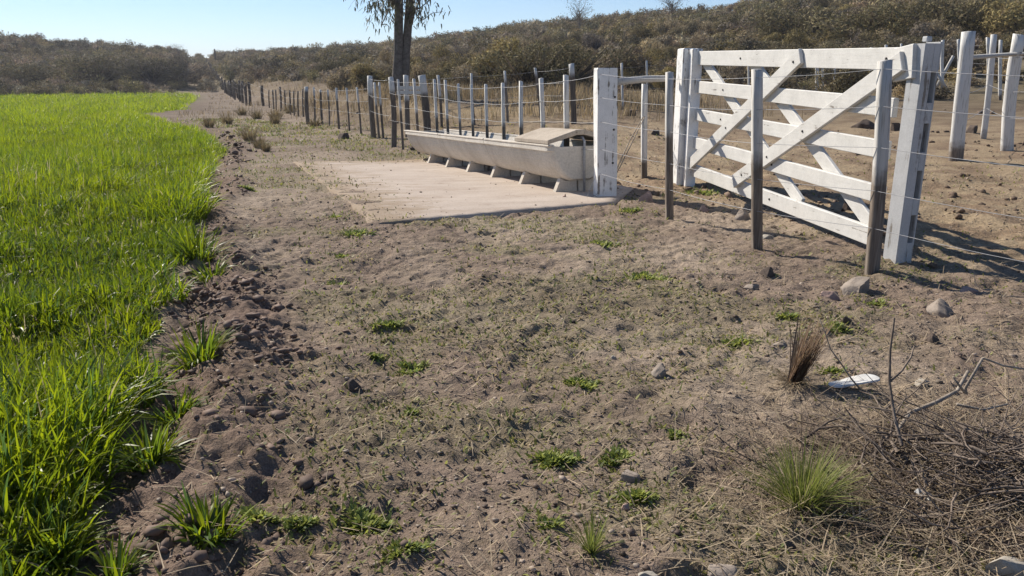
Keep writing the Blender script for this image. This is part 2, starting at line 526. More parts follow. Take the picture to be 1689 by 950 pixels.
gx = axis_pts(-2.6, 3.4, 0.017, -2500, 2500)
gy = axis_pts(1.7, 7.5, 0.017, -900, 2600, 1.028)
X, Y = np.meshgrid(gx, gy)
xf_, yf_ = X.ravel(), Y.ravel()
Z = np.empty_like(xf_)
for k in range(0, len(xf_), 100000):
    Z[k:k + 100000] = gz(xf_[k:k + 100000], yf_[k:k + 100000])
nx, ny = len(gx), len(gy)
ii, jj = np.meshgrid(np.arange(nx - 1), np.arange(ny - 1))
v0 = (jj * nx + ii).ravel()
GF = np.stack([v0, v0 + 1, v0 + nx + 1, v0 + nx], 1)

def ground_colour(x, y):
    n1 = fbm(x * 0.8, y * 0.8, 4, 51)[:, None]; n2 = fbm(x * 3.1, y * 3.1, 3, 52)[:, None]
    A, B = np.array([0.238, 0.180, 0.140]), np.array([0.340, 0.270, 0.208])
    c = A + (B - A) * S(0.35, 0.65, n1)
    # greenish film of tiny weeds
    gm = S(0.50, 0.66, fbm(x * 1.1, y * 1.4, 4, 53))[:, None] * S(-.2, 0.8, x - xe(y))[:, None] * (1 - S(14, 30, y))[:, None]
    c = c + (np.array([0.18, 0.175, 0.09]) - c) * gm * 0.3 * (0.5 + n2)
    right = S(0.3, 2.0, x - xf(y))[:, None]
    C2 = np.array([0.36, 0.275, 0.18]); D2 = np.array([0.24, 0.172, 0.115])
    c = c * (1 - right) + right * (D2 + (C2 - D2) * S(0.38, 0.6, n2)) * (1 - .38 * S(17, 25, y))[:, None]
    tm = till_mask(x, y)[:, None]
    c = c * (1 - tm * 0.9) + tm * 0.9 * (np.array([0.185, 0.130, 0.102]) * (0.8 + 0.5 * n2))
    t = (x - xe(y) + (fbm(x * .9, y * .4, 3, 55) - .5) * .25)
    fld = (1 - S(-0.25, 0.0, t))[:, None] * (1 - S(FIELD_END - 12, FIELD_END - 1, y + (fbm(x / 5, y / 9, 3, 56) - .5) * 14))[:, None]
    gcol = np.array([0.055, 0.075, 0.018]) + (np.array([0.12, 0.16, 0.02]) - np.array([0.055, 0.075, 0.018])) * S(15, 50, y)[:, None]
    c = c * (1 - fld) + fld * gcol
    r = np.hypot(x, y); az = np.clip(np.arctan2(x, np.maximum(y, 1e-3)), -.9, .9)
    h = S(-6, 8, r - np.interp(az, HA, HR0))[:, None] * (y > 10)[:, None]
    HC = np.array([0.25, 0.205, 0.14]) + (np.array([0.15, 0.135, 0.09]) - np.array([0.25, 0.205, 0.14])) * S(.4, .65, fbm(x / 6, y / 6, 4, 57))[:, None]
    c = c * (1 - h) + h * HC
    # pale track running up the hill beside the fence
    tr = np.exp(-((x - (xf(y) - np.interp(y, [20, 60, 200], [4.0, 5.0, 4.5]))) / np.interp(y, [20, 60, 200], [2.6, 2.0, 1.2])) ** 2) * S(20, 45, y)
    c = c * (1 - 0.3 * tr[:, None]) + 0.3 * tr[:, None] * np.array([0.225, 0.185, 0.145])
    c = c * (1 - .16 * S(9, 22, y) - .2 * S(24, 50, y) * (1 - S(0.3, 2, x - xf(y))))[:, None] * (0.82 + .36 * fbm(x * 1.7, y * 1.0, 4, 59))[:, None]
    # bright hoof-scuffed dry grass behind the fence
    dg = (S(2, 5, x - xf(y)) * S(18, 24, y) * (1 - S(34, 44, y)) * S(.42, .6, fbm(x / 3, y / 3, 3, 58)) * (1 - S(4, 9, x)))[:, None]
    c = c * (1 - .6 * dg) + .6 * dg * np.array([0.33, 0.245, 0.135])
    return c

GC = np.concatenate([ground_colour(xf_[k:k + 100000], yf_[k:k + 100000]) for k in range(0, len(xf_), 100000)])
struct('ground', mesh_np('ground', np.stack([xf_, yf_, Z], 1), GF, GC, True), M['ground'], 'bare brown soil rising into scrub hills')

# ------------------------------------------------------------------ concrete slab
def slab():
    from mathutils.geometry import delaunay_2d_cdt
    P = []
    n = len(SLAB)
    for i in range(n):
        a, b = SLAB[i], SLAB[(i + 1) % n]
        L = np.linalg.norm(b - a); m = max(2, int(L / 0.08))
        nrm = np.array([b[1] - a[1], a[0] - b[0]]) / L
        for k in range(m):
            p = a + (b - a) * k / m
            P.append(p + nrm * (float(fbm(p[0] * 2.5, p[1] * 2.5, 3, 71)) - .5) * 0.05)
    nb = len(P)
    A = np.array(SLAB)
    gx_, gy_ = np.meshgrid(np.arange(A[:, 0].min(), A[:, 0].max(), .1), np.arange(A[:, 1].min(), A[:, 1].max(), .1))
    gp = np.stack([gx_.ravel(), gy_.ravel()], 1); sd, _ = slab_sd(gp[:, 0], gp[:, 1])
    P += list(gp[sd > .1])
    vs, _, fs, *_r = delaunay_2d_cdt([Vector(p) for p in P], [], [list(range(nb))], 1, 1e-6)
    V2 = np.array([v[:] for v in vs]); F = np.array([f for f in fs if len(f) == 3])
    z = zs(V2[:, 0], V2[:, 1]) + .012 + .006 * fbm(V2[:, 0] * 2, V2[:, 1] * 2, 2, 72)
    N = len(V2)
    ring = np.arange(nb)
    sides = np.stack([ring, ring + N, np.roll(ring, -1) + N, np.roll(ring, -1)], 1)
    V = np.concatenate([np.column_stack([V2, z]), np.column_stack([V2[:nb], z[:nb] - .13])])
    _, w = slab_sd(V[:, 0], V[:, 1])
    c = np.zeros((len(V), 3)); c[:, 0] = np.clip(w / 2.0, 0, 1)
    return mesh_np('concrete_slab', V, [F, sides], c)
tag(link('concrete_slab', slab(), M['slab']), 'flat pale worn concrete slab in front of the trough', 'slab')

# ------------------------------------------------------------------ wheat field
def wheat():
    acc = Acc()
    bands = [(1.4, 3, 3400, 5, 1.1), (3, 5, 3000, 4, 1.1), (5, 8, 2500, 3, 1.1), (8, 13, 1800, 3, 1.15), (13, 22, 1000, 2, 1.3), (22, 40, 400, 2, 1.8), (40, 70, 110, 2, 2.6), (70, FIELD_END - 1, 45, 2, 3.6)]
    for y0, y1, den, seg, ws in bands:
        xl0 = -(0.82 * y1 + 1.2)
        xr = xe(np.linspace(y0, y1, 20)).max() + 0.2
        N = int((y1 - y0) * (xr - xl0) * den)
        x = rng.uniform(xl0, xr, N); y = rng.uniform(y0, y1, N)
        # drilled rows: pull the plants towards lines running with the edge
        t = x - xe(y)
        edge = (fbm(x * 1.6, y * 1.1, 3, 81) - .5) * np.interp(y, [2, 8, 30, 100], [0.75, 0.5, 1.0, 3.0])
        keep = (t < edge) & (x > -(0.82 * y + 1.2))
        gap = fbm(x * 0.55, y * 0.35, 4, 82) - 0.10 * (1 - S(2.2, 3.6, y)) * S(-1.3, 0, t)
        keep &= rng.random(N) < 0.35 + 0.65 * S(0.28, 0.5, gap)
        far = (fbm(x / 7, y / 10, 3, 56) - .5) * 14
        keep &= rng.random(N) < 1 - 0.9 * S(FIELD_END - 22, FIELD_END - 2, y + far)
        x, y, t = x[keep], y[keep], t[keep]
        N = len(x)
        # tufts: share heading for plants
        z = gz(x, y)
        head = rng.uniform(0, 2 * np.pi, N)
        big = S(.25, .75, fbm(x * 0.9, y * 0.7, 4, 83)); tall = 0.5 + 0.95 * big
        L = rng.uniform(0.13, 0.29, N) * tall * (1 + 0.1 * (ws - 1))
        W = rng.uniform(0.005, 0.0125, N) * ws
        lean = np.abs(rng.normal(0.12, 0.22, N)); curv = np.abs(rng.normal(0.75, 0.55, N))
        fr = S(-0.5, 0.0, t)
        head = np.where(rng.random(N) < fr * 0.5, rng.normal(-0.3, 0.7, N), head)
        lean = lean + fr * 0.12
        g1, g2, g3 = np.array([0.250, 0.300, 0.008]), np.array([0.130, 0.195, 0.010]), np.array([0.07, 0.125, 0.030])
        a = np.clip(rng.normal(0.5, 0.38, N) + (fbm(x * .4, y * .3, 3, 84) - .5) * 1.3, 0, 1)[:, None]
        far_y = S(6, 40, y)[:, None]
        a = np.clip(a + 0.3 * far_y, 0, 1)
        c = g2 + (g1 - g2) * a
        b = (rng.random(N) < 0.15)[:, None]
        c = np.where(b, g3, c) * (1 + .22 * S(8, 30, y))[:, None] * (0.85 + .3 * big)[:, None]
        dry = (rng.random(N) < 0.03)[:, None]
        c = np.where(dry, np.array([0.35, 0.30, 0.18]), c)
        ribbons(acc, np.stack([x, y, z - 0.01], 1), head, L, W, lean, curv, seg, c, roll=rng.normal(0, .5, N))
    return acc.mesh('wheat')
tag(link('wheat', wheat(), M['wheat']), 'bright green young wheat covering the field at the left', 'crop', kind='stuff')

# ------------------------------------------------------------------ ground cover, litter, pebbles, clods
def scatter(N, y0, y1, xl, xr):
    u = rng.random(N)
    y = y0 * (y1 / y0) ** u            # log distribution, more near the viewer
    x = rng.uniform(0, 1, N) * (xr(y) - xl(y)) + xl(y)
    return x, y

def off_slab(x, y):
    sd, worn = slab_sd(x, y)
    return (sd < -0.02) | (rng.random(len(np.atleast_1d(x))) < np.exp(-worn / .22) * .9)

WD = [
    ('bright green weed patch beside the pinkish stone', 1041, 349, 50, 18, 260), ('low green weed patch below the slab corner', 993, 401, 48, 14, 240), ('wide green weed patch left of the middle stake', 1063, 457, 80, 22, 420),
    ('green weed cluster at the near left slab corner', 590, 388, 46, 22, 260), ('small green weed patch left of the centre', 556, 460, 46, 16, 220), ('sparse green weed patch in the middle of the bare soil', 642, 535, 80, 24, 360),
    ('dark green weed sprig left of centre stone', 683, 605, 66, 22, 260), ('broken green weed patch left of the grey stone', 965, 632, 60, 34, 340), ('large bright weed clump low in the centre', 915, 750, 90, 40, 620),
    ('green weed clump right of the bright clump', 1012, 752, 62, 30, 360), ('dark green broadleaf weed below the pointed stone', 1048, 818, 66, 32, 460), ('wide bright weed mat at the lower left centre', 600, 862, 110, 34, 620),
    ('small weed tuft left of the wide weed mat', 495, 876, 44, 20, 220), ('weed strip left of the small tuft', 432, 868, 80, 24, 300), ('pale weed mat at the bottom left centre', 665, 920, 84, 24, 340),
    ('little weed patch on bare soil above the wide mat', 680, 680, 28, 14, 120), ('green patch beside thin grey flake', 1296, 525, 46, 16, 220), ('weed patch behind the dry stump', 1376, 545, 60, 18, 240),
    ('green weeds under the white scrap stump', 1370, 612, 50, 16, 200), ('weed patch at the thick gate post foot', 1160, 318, 66, 16, 300), ('weed strip along slab left edge', 555, 357, 50, 12, 200),
    ('yellowish moss patch left of the wide weeds', 565, 420, 34, 10, 140), ('weed sprig right of the reddish stone', 1440, 496, 44, 14, 180), ('small weed sprig above the small sprout', 906, 870, 50, 16, 160),
    ('green sprig between centre stone and slab', 620, 592, 30, 16, 120), ('low weed mat near the middle right', 1215, 560, 70, 18, 240), ('tiny yellow green tussock at the straw edge', 1112, 715, 30, 20, 160),
]
def weeds():
    acc = Acc()
    x, y = scatter(230000, 1.6, 34, lambda y: xe(y) + 0.1, lambda y: np.minimum(0.75 * y + 1.3, 9.0 - np.clip(y - 9, 0, 40) * .8))
    m = S(0.50, 0.68, fbm(x * 1.1, y * 1.4, 4, 53)) * 0.7 + 0.55 * S(0.54, 0.68, fbm(x * 3.3, y * 3.3, 3, 91)) + 0.03
    m = m * (1 - 0.85 * till_mask(x, y)) * (1 - 0.75 * S(0.2, 1.2, x - xf(y)))
    for lb, px, py, w, h, n in WD:
        B = at(px, py); rr_ = max(.12, w / px_m(B) * .8)
        m = m + .9 * np.exp(-((x - B[0]) ** 2 + ((y - B[1]) / 1.3) ** 2) / rr_ ** 2)
    k = (rng.random(len(x)) < m * np.interp(y, [1.6, 4, 8], [.36, .45, .55])) & off_slab(x, y)
    x, y = x[k], y[k]; N = len(x)
    s = np.interp(y, [1.6, 6, 16, 34], [1.0, 1.4, 2.4, 4.5])
    g = np.stack([x, y, surf_z(x, y) - 0.002], 1)
    c1, c2, c3 = np.array([0.26, 0.265, 0.07]), np.array([0.165, 0.195, 0.06]), np.array([0.34, 0.27, 0.15])
    a = rng.random(N)[:, None]
    c = np.where(a < 0.4, c1, np.where(a < 0.68, c2, c3)) * rng.uniform(.75, 1.25, N)[:, None]
    ribbons(acc, g, rng.uniform(0, 6.28, N), rng.uniform(0.010, 0.034, N) * s, rng.uniform(0.004, 0.010, N) * s, rng.uniform(0.3, 1.2, N), rng.uniform(0.2, 0.9, N), 2, c, 0.2)
    return acc.mesh('ground_cover')
tag(link('ground_cover', weeds(), M['weed']), 'thin film of tiny weeds creeping over the bare soil', 'weeds', kind='stuff')

def straw():
    acc = Acc()
    x, y = scatter(90000, 1.6, 34, lambda y: xe(y) + 0.2, lambda y: np.minimum(0.75 * y + 1.3, 8 - np.clip(y - 9, 0, 40) * .75))
    rt = S(0.15, 0.62, x / np.maximum(y, .1)) * (1 - S(3.2, 5.5, y))
    m = 0.16 + 0.25 * S(.5, .7, fbm(x * .9, y * .9, 3, 95)) + 0.75 * rt * S(.30, .62, fbm(x * 1.6, y * 1.6, 3, 96)) + .2 * S(.3, 2, x - xf(y))
    k = (rng.random(len(x)) < m * (1 - .85 * till_mask(x, y))) & off_slab(x, y)
    x, y = x[k], y[k]; N = len(x)
    rt = S(0.15, 0.62, x / np.maximum(y, .1)) * (1 - S(3.2, 5.5, y))
    s = np.interp(y, [1.6, 5, 14, 34], [1.0, 1.3, 2.0, 4.0])
    L = rng.gamma(2.0, 0.028, N) * (1 + .8 * rt)
    g = np.stack([x, y, surf_z(x, y) + rng.uniform(0.001, 0.02, N) * (0.5 + rt)], 1)
    c = np.array([0.47, 0.39, 0.28]) * rng.uniform(.45, 1.15, N)[:, None] * np.array([1, 1, 1]) * (1 - .15 * rng.random(N)[:, None] * np.array([0, .5, 1]))
    ribbons(acc, g, rng.uniform(0, 6.28, N), L, rng.uniform(0.0018, 0.0042, N) * s, rng.uniform(1.2, 1.62, N), rng.normal(0.1, 0.3, N), 2, c, 0.5)
    return acc.mesh('straw_litter')
tag(link('straw_litter', straw(), M['straw']), 'dry straw and grass litter strewn over the soil', 'straw', kind='stuff')

def ico(sub):
    bm = bmesh.new(); bmesh.ops.create_icosphere(bm, subdivisions=sub, radius=1.0)
    V = np.array([v.co[:] for v in bm.verts]); F = np.array([[v.index for v in f.verts] for f in bm.faces]); bm.free()
    return V, F
ICO1, ICO2, ICO3 = ico(1), ico(2), ico(4)

def lumps(name, x, y, size, flat, cols, sub=ICO1, sink=0.3):
    acc = Acc(); V0, F0 = sub; N = len(x); nv = len(V0)
    z = surf_z(x, y)
    a = rng.uniform(0, 6.28, N); ca, sa = np.cos(a)[:, None], np.sin(a)[:, None]
    sc = size[:, None] * rng.uniform(.45, 1.45, (N, nv))
    ax = rng.uniform(.7, 1.5, N)[:, None]
    lx, ly, lz = V0[None, :, 0] * sc * ax, V0[None, :, 1] * sc, V0[None, :, 2] * sc * flat[:, None]
    P = np.stack([x[:, None] + lx * ca - ly * sa, y[:, None] + lx * sa + ly * ca, z[:, None] + lz + (size * flat * (1 - 2 * sink))[:, None]], 2).reshape(-1, 3)
    F = (np.arange(N)[:, None, None] * nv + F0[None]).reshape(-1, 3)
    acc.add(P, F, np.repeat(cols, nv, 0))
    return acc.mesh(name)

def pebbles():
    x, y = scatter(60000, 1.6, 18, lambda y: xe(y) + 0.1, lambda y: np.minimum(0.75 * y + 1.3, 8))
    sd, worn = slab_sd(x, y)
    k = rng.random(len(x)) < (0.35 + .65 * S(.45, .6, fbm(x * .8, y * .8, 3, 101))) * np.where(sd > 0, .12 + .88 * np.exp(-worn / .4), 1)
    x, y = x[k], y[k]; N = len(x)
    s = np.clip(rng.gamma(1.1, 0.0024, N), .0014, .013) * np.interp(y, [1.6, 5, 14], [1.0, 1.25, 1.7])
    c = np.where((rng.random(N) < .5)[:, None], np.array([.42, .35, .285]), np.array([.20, .15, .118])) * rng.uniform(.6, 1.45, N)[:, None]
    return lumps('pebbles', x, y, s, rng.uniform(.4, .8, N), c)
tag(link('pebbles', pebbles(), M['weed']), 'small pale pebbles and crumbs scattered over the soil', 'pebbles', kind='stuff')

def clods():
    yy = np.concatenate([rng.uniform(1.5, 6, 9000), rng.uniform(6, 24, 6000)])
    xx = xe(yy) + rng.uniform(-.5, 1.6, len(yy)) * np.interp(yy, [2, 10, 24], [1, .9, 1.8])
    k = rng.random(len(yy)) < till_mask(xx, yy) * S(.35, .6, fbm(xx * 2, yy * 2, 3, 105))
    xx, yy = xx[k], yy[k]; N = len(xx)
    x2, y2 = scatter(9000, 2, 30, lambda y: xf(y) + .5, lambda y: .75 * y + 1.5)
    k2 = rng.random(len(x2)) < .6 * S(.5, .66, fbm(x2 * .7, y2 * .7, 3, 106))
    x2, y2 = x2[k2], y2[k2]
    s = np.clip(rng.gamma(1.5, .0052, N), .003, .028) * np.interp(yy, [2, 8, 24], [1, 1.5, 2.6])
    s2 = np.clip(rng.gamma(1.6, .008, len(x2)), .004, .05) * np.interp(y2, [2, 30], [.8, 2.2])
    c = np.array([.20, .142, .112]) * rng.uniform(.7, 1.35, N)[:, None]
    c2 = np.array([.21, .15, .11]) * rng.uniform(.55, 1.4, len(x2))[:, None]
    return lumps('clods', np.concatenate([xx, x2]), np.concatenate([yy, y2]), np.concatenate([s, s2]), rng.uniform(.5, .9, N + len(x2)), np.concatenate([c, c2]))
tag(link('soil_crumbs', clods(), M['straw']), 'dark broken clods of tilled and trampled soil', 'soil', kind='stuff')

# ------------------------------------------------------------------ grass tufts, weed patches
def tuft(name, label, cat, px, py, wpx, hpx, n, kind, group=None):
    if kind == 'weed': n = int(n * 1.25)
    B = gat(px, py)
    k = px_m(B)
    rx, H = wpx / k / 2, hpx / k
    ry = rx * 0.7
    acc = Acc()
    a = rng.uniform(0, 6.28, n); rr = np.sqrt(rng.random(n))
    if kind == 'wheat':
        x, y = rr * np.cos(a) * rx * .55, rr * np.sin(a) * ry * .7
        pal = [(0.225, 0.275, 0.010), (0.12, 0.18, 0.014), (0.07, 0.12, 0.03)]
        L = rng.uniform(.7, 1.35, n) * H * 1.25; W = rng.uniform(.006, .012, n); lean = np.abs(rng.normal(.45, .35, n)); cv = np.abs(rng.normal(.8, .5, n)); mat = 'wheat'; seg = 4
    elif kind == 'weed':
        ns = max(4, n // 28)
        ci = rng.integers(0, ns, n); ca = rng.uniform(0, 6.28, ns); cr = np.minimum(np.abs(rng.normal(0, .42, ns)), .65)
        sp_ = rng.uniform(.11, .26, ns)[ci]
        x = (np.cos(ca) * cr)[ci] * rx + rng.normal(0, 1, n) * sp_ * rx; y = (np.sin(ca) * cr)[ci] * ry + rng.normal(0, 1, n) * sp_ * rx * .8
        pal = [(0.34, 0.37, 0.08), (0.23, 0.28, 0.07), (0.14, 0.19, 0.065)]
        s = np.interp(B[1], [2, 6, 12], [1, 1.2, 1.6])
        L = rng.uniform(.014, .042, n) * s * (0.7 + 3 * H); W = rng.uniform(.007, .015, n) * s; lean = rng.uniform(.3, 1.35, n); cv = rng.uniform(.1, .8, n); mat = 'weed'; seg = 3
    elif kind == 'fine':
        x, y = rr * np.cos(a) * rx * .30, rr * np.sin(a) * ry * .35
        pal = [(0.25, 0.28, 0.06), (0.17, 0.205, 0.05), (0.36, 0.32, 0.16)]
        L = rng.uniform(.6, 1.3, n) * H * 1.15; W = rng.uniform(.0018, .0034, n); lean = np.abs(rng.normal(.42, .3, n)); cv = np.abs(rng.normal(.45, .4, n)); mat = 'weed'; seg = 5
        if 'trailing' in label: lean = rng.uniform(.6, 1.3, n); a = rng.normal(0, .5, n); pal = [(0.40, 0.38, 0.17), (0.32, 0.32, 0.13), (0.44, 0.38, 0.22)]; x = x * 1.6 - rx * .5
    else:   # dry
        x, y = rr * np.cos(a) * rx * .5, rr * np.sin(a) * ry * .6
        pal = [(0.30, 0.235, 0.13), (0.22, 0.175, 0.105), (0.17, 0.155, 0.085)]
        s = max(1.0, 0.10 * B[1])
        L = rng.uniform(.5, 1.15, n) * H; W = rng.uniform(.004, .008, n) * s; lean = np.abs(rng.normal(.3, .28, n)); cv = np.abs(rng.normal(.4, .3, n)); mat = 'straw'; seg = 3
    c = np.array(pal)[rng.choice(3, n, p=[.5, .32, .18])] * rng.uniform(.75, 1.2, n)[:, None]
    z = gz(B[0] + x, B[1] + y) - B[2] - .004
    ribbons(acc, np.stack([x, y, z], 1), np.where(rng.random(n) < .75, np.arctan2(y, x) + rng.normal(0, .5, n), a), L, W, lean, cv, seg, c, roll=rng.normal(0, .4, n))
    o = link(name, acc.mesh(name), M[mat], None, B)
    return tag(o, label, cat, group)

# ------------------------------------------------------------------ stones
def stone(name, label, px, py, wpx, hpx, seed, mat, cat='stone', rot=0.0, tilt=0.0, deep=0.8, group=None):
    """px,py = bottom centre in the photo"""
    B = gat(px, py)
    k = px_m(B)
    w, h = wpx / k / 2, hpx / k
    V, F = ICO3
    r = np.random.default_rng(seed)
    P = V.copy()
    for _ in range(13):           # chop facets
        nrm = r.normal(size=3); nrm[2] = abs(nrm[2]) * 1.0 - .15; nrm /= np.linalg.norm(nrm)
        lim = r.uniform(.34, .66)
        dd = P @ nrm
        P = P - np.maximum(dd - lim, 0)[:, None] * nrm[None] * .98
    P = P * (1 + .12 * (vnoise(P[:, 0] * 3 + seed, P[:, 1] * 3 + P[:, 2] * 2.3, seed) - .5))[:, None]
    P = P * (1 + .07 * (vnoise(P[:, 0] * 9 + seed, P[:, 1] * 9 + P[:, 2] * 7, seed + 3) - .5))[:, None]
    P = P / np.abs(P).max(0)[None]
    P = P * np.array([w, w * deep, h * .80])
    ct, st = math.cos(tilt), math.sin(tilt)
    P = np.stack([P[:, 0] * ct - P[:, 2] * st, P[:, 1], P[:, 0] * st + P[:, 2] * ct], 1)
    c, s = math.cos(rot), math.sin(rot)
    P = np.stack([P[:, 0] * c - P[:, 1] * s, P[:, 0] * s + P[:, 1] * c, P[:, 2]], 1)
    P[:, 2] += h * .38
    o = link(name, mesh_np(name, P, F, None, False), M[mat], None, (B[0], B[1] + w * deep * .5, B[2]))
    return tag(o, label, cat, group)

# ------------------------------------------------------------------ stakes, posts, fences
def stake_mesh(T, w, t, thr, tone, round_=False, rot=0.0, rough=0.06, slant=0.0):
    """a stake from the origin (sunk a little) to T (local)"""
    T = np.asarray(T, float)
    H = np.linalg.norm(T)
    rings = 7 if not round_ else 9
    sides = 4 if not round_ else 9
    acc = Acc(); V = []; C = []
    ex, ey = np.array([math.cos(rot), math.sin(rot), 0]), np.array([-math.sin(rot), math.cos(rot), 0])
    bend = np.array([random.uniform(-1, 1), random.uniform(-1, 1), 0]) * 0.006 * (2.5 if round_ else 1)
    prof = [(-1, -1), (1, -1), (1, 1), (-1, 1)] if not round_ else [(math.cos(2 * math.pi * k / 9), math.sin(2 * math.pi * k / 9)) for k in range(9)]
    irr = [1 + random.uniform(-rough, rough) for _ in prof]
    for i in range(rings):
        f = i / (rings - 1)
        fz = -0.05 / H + f * (1 + 0.05 / H)
        p = T * fz + bend * math.sin(math.pi * f) * 3
        for q, (a, b) in enumerate(prof):
            j = irr[q] * (1 + random.uniform(-rough, rough) * .5) * (1 - .06 * f)
            dz = slant * a * w if i == rings - 1 else 0
            V.append(p + ex * a * w / 2 * j + ey * b * t / 2 * j + np.array([0, 0, dz])); C.append((max(fz, 0), thr, tone))
    F = [[i * sides + k, i * sides + (k + 1) % sides, (i + 1) * sides + (k + 1) % sides, (i + 1) * sides + k] for i in range(rings - 1) for k in range(sides)]
    m = (rings - 1) * sides
    V.append(V[0] * 0 + np.mean(V[m:m + sides], 0) + np.array([0, 0, .006])); C.append((1, thr, tone))
    acc.add(np.array(V), np.array(F), np.array(C))
    acc.F3.append(np.array([[len(V) - 1, m + k, m + (k + 1) % sides] for k in range(sides)]))
    me = acc.mesh('stake')
    return me

FR = [0.957, 0.79, 0.61, 0.40, 0.22]
class Fence:
    def __init__(s, label, origin, name='wire_fence', mat='wood2'):
        s.mat = mat
        s.o = np.array(origin, float)
        s.root = thing(name, label, 'fence', tuple(s.o))
        s.nodes = []
    def member(s, B, T, w, thr=.6, tone=None, kind='stake', rot=None, t=None, node=True):
        tone = random.uniform(.3, 1.0) if tone is None else tone
        rnd = kind == 'post'
        me = stake_mesh(np.array(T) - np.array(B), w, t or w * .8, thr, tone, rnd, random.uniform(-.5, .5) if rot is None else rot, .13 if rnd else .04, random.uniform(-.12, .12))
        ob = link(kind, me, M[s.mat], s.root, tuple(np.array(B) - s.o))
        if node: s.nodes.append((np.array(B, float), np.array(T, float), w))
        return ob
    def wires(s, fracs, r=.0028, sag=.012, ends=None):
        seq = s.nodes
        for f in fracs:
            pts = []
            for i, (B, T, w) in enumerate(seq):
                p = B + (T - B) * (f + random.uniform(-.008, .008)) + np.array([-.5 * w * .6, -.5 * w * .8, 0])
                if i:
                    L = np.linalg.norm(p - pts[-1]); a = pts[-1]
                    for q in (.25, .5, .75):
                        pts.append(a + (p - a) * q - np.array([0, 0, 4 * q * (1 - q) * sag * min(L, 3) * (0.5 + .7 * abs(math.sin(i * 7.3 + f * 31)))]))
                pts.append(p)
            acc = Acc()
            tube(acc, np.array(pts) - s.o, [r] * len(pts), 5)
            link('wire', acc.mesh('wire', True), M['wire'], s.root)

def on_line(px, a, b):
    """ground point below pixel column px on the vertical plane through a,b"""
    d = ray(px, 150)
    A = np.array([[d[0], -(b[0] - a[0])], [d[1], -(b[1] - a[1])]])
    t, u = np.linalg.solve(A, np.array([a[0], a[1]]))
    x, y = d[0] * t, d[1] * t
    return np.array([x, y, float(gz(x, y))])

# the big white post by the trough
WP = gat(999, 324)
def white_post():
    T = top_at(WP, 999, 112) - WP
    H = T[2]
    bm = bmesh.new()
    w = 0.235; d = 0.20
    prof = [(-1, -1), (1, -1), (1, 1), (-1, 1)]
    prev = None
    zsn = [-.08, .1, .4, .8, 1.2, H - .02, H]
    rings = []
    for z in zsn:
        k = .94 if z == H else 1.0
        rings.append([bm.verts.new((a * w / 2 * k + random.uniform(-.004, .004) + T[0] * z / H, b * d / 2 * k + random.uniform(-.004, .004), z)) for a, b in prof])
    for r0, r1 in zip(rings, rings[1:]):
        for i in range(4): bm.faces.new([r0[i], r0[(i + 1) % 4], r1[(i + 1) % 4], r1[i]])
    bm.faces.new(rings[-1]); bm.faces.new(rings[0][::-1])
    es = [e for e in bm.edges if abs(e.verts[0].co.z - e.verts[1].co.z) > .05]
    bmesh.ops.bevel(bm, geom=es, offset=.014, segments=2, affect='EDGES')
    o = thing('fence_post', 'thick weathered white square post at the near end of the trough', 'post', tuple(WP), (0, 0, R(8)))
    link('shaft', bm_mesh('shaft', bm), M['post'], o)
    for fz in (.79, .55, .30):  # solid dark plugs, their colour standing in for the shade inside holes
        acc = Acc(); tube(acc, [(.05, -d / 2 - .004, H * fz), (.05, -d / 2 + .02, H * fz)], [.013, .013], 8)
        link('dark_plug', acc.mesh('dark_plug'), M['bolt'], o)
    return o
white_post()

# front fence: three stakes and the wires in front of the gate
s1, s2, s3 = gat(1105, 361), gat(1249, 410), gat(1438, 450)
ENDP = np.array([3.35, 4.15, 0]); ENDP[2] = gz(ENDP[0], ENDP[1])
ff = Fence('thin wooden stakes and tight wires running in front of the white gate', WP, 'wire_fence', 'wood')
ff.nodes.append((WP, top_at(WP, 999, 112), .25))
ff.member(s1, top_at(s1, 1105, 119), .064, .60, .7, rot=.35, t=.05)
ff.member(s2, top_at(s2, 1249, 115), .072, .52, .6, rot=.3, t=.055)
ff.member(s3, top_at(s3, 1460, 100), .085, .48, .75, rot=.3, t=.06)
ff.member(ENDP, ENDP + np.array([0.02, 0, 1.42]), .10, .5, .6, rot=.3)
ff.wires(FR, .0021, .008)

# trough fence: stakes with whitened tops between the white post and the old corner post
P2 = gat(650, 242)
tf = Fence('wire fence of white topped stakes running behind the trough', (WP + P2) / 2 * np.array([1, 1, 0]) + np.array([0, 0, -.1]))
tf.nodes.append((WP, top_at(WP, 999, 112), .25))
for (xt, yt, xb, w, tone) in [(934, 124, 938, .062, .9), (893, 129, 900, .050, .8), (860, 134, 865, .048, .5), (830, 137, 834, .048, .7), (802, 139, 807, .045, .35), (778, 140, 783, .045, .55),
                        (756, 138, 761, .045, .8), (735, 132, 740, .045, .5), (717, 131, 722, .05, .6), (683, 130, 688, .05, .7), (657, 131, 662, .05, .6)]:
    B = on_line(xb, WP, P2)
    tf.member(B, top_at(B, xt, yt), w * 1.05, .58, tone, rot=random.uniform(.1, .5))
tf.member(P2, top_at(P2, 645, 127), .145, .80, .45, 'post')
tf.wires(FR[:4], .0028, .012)

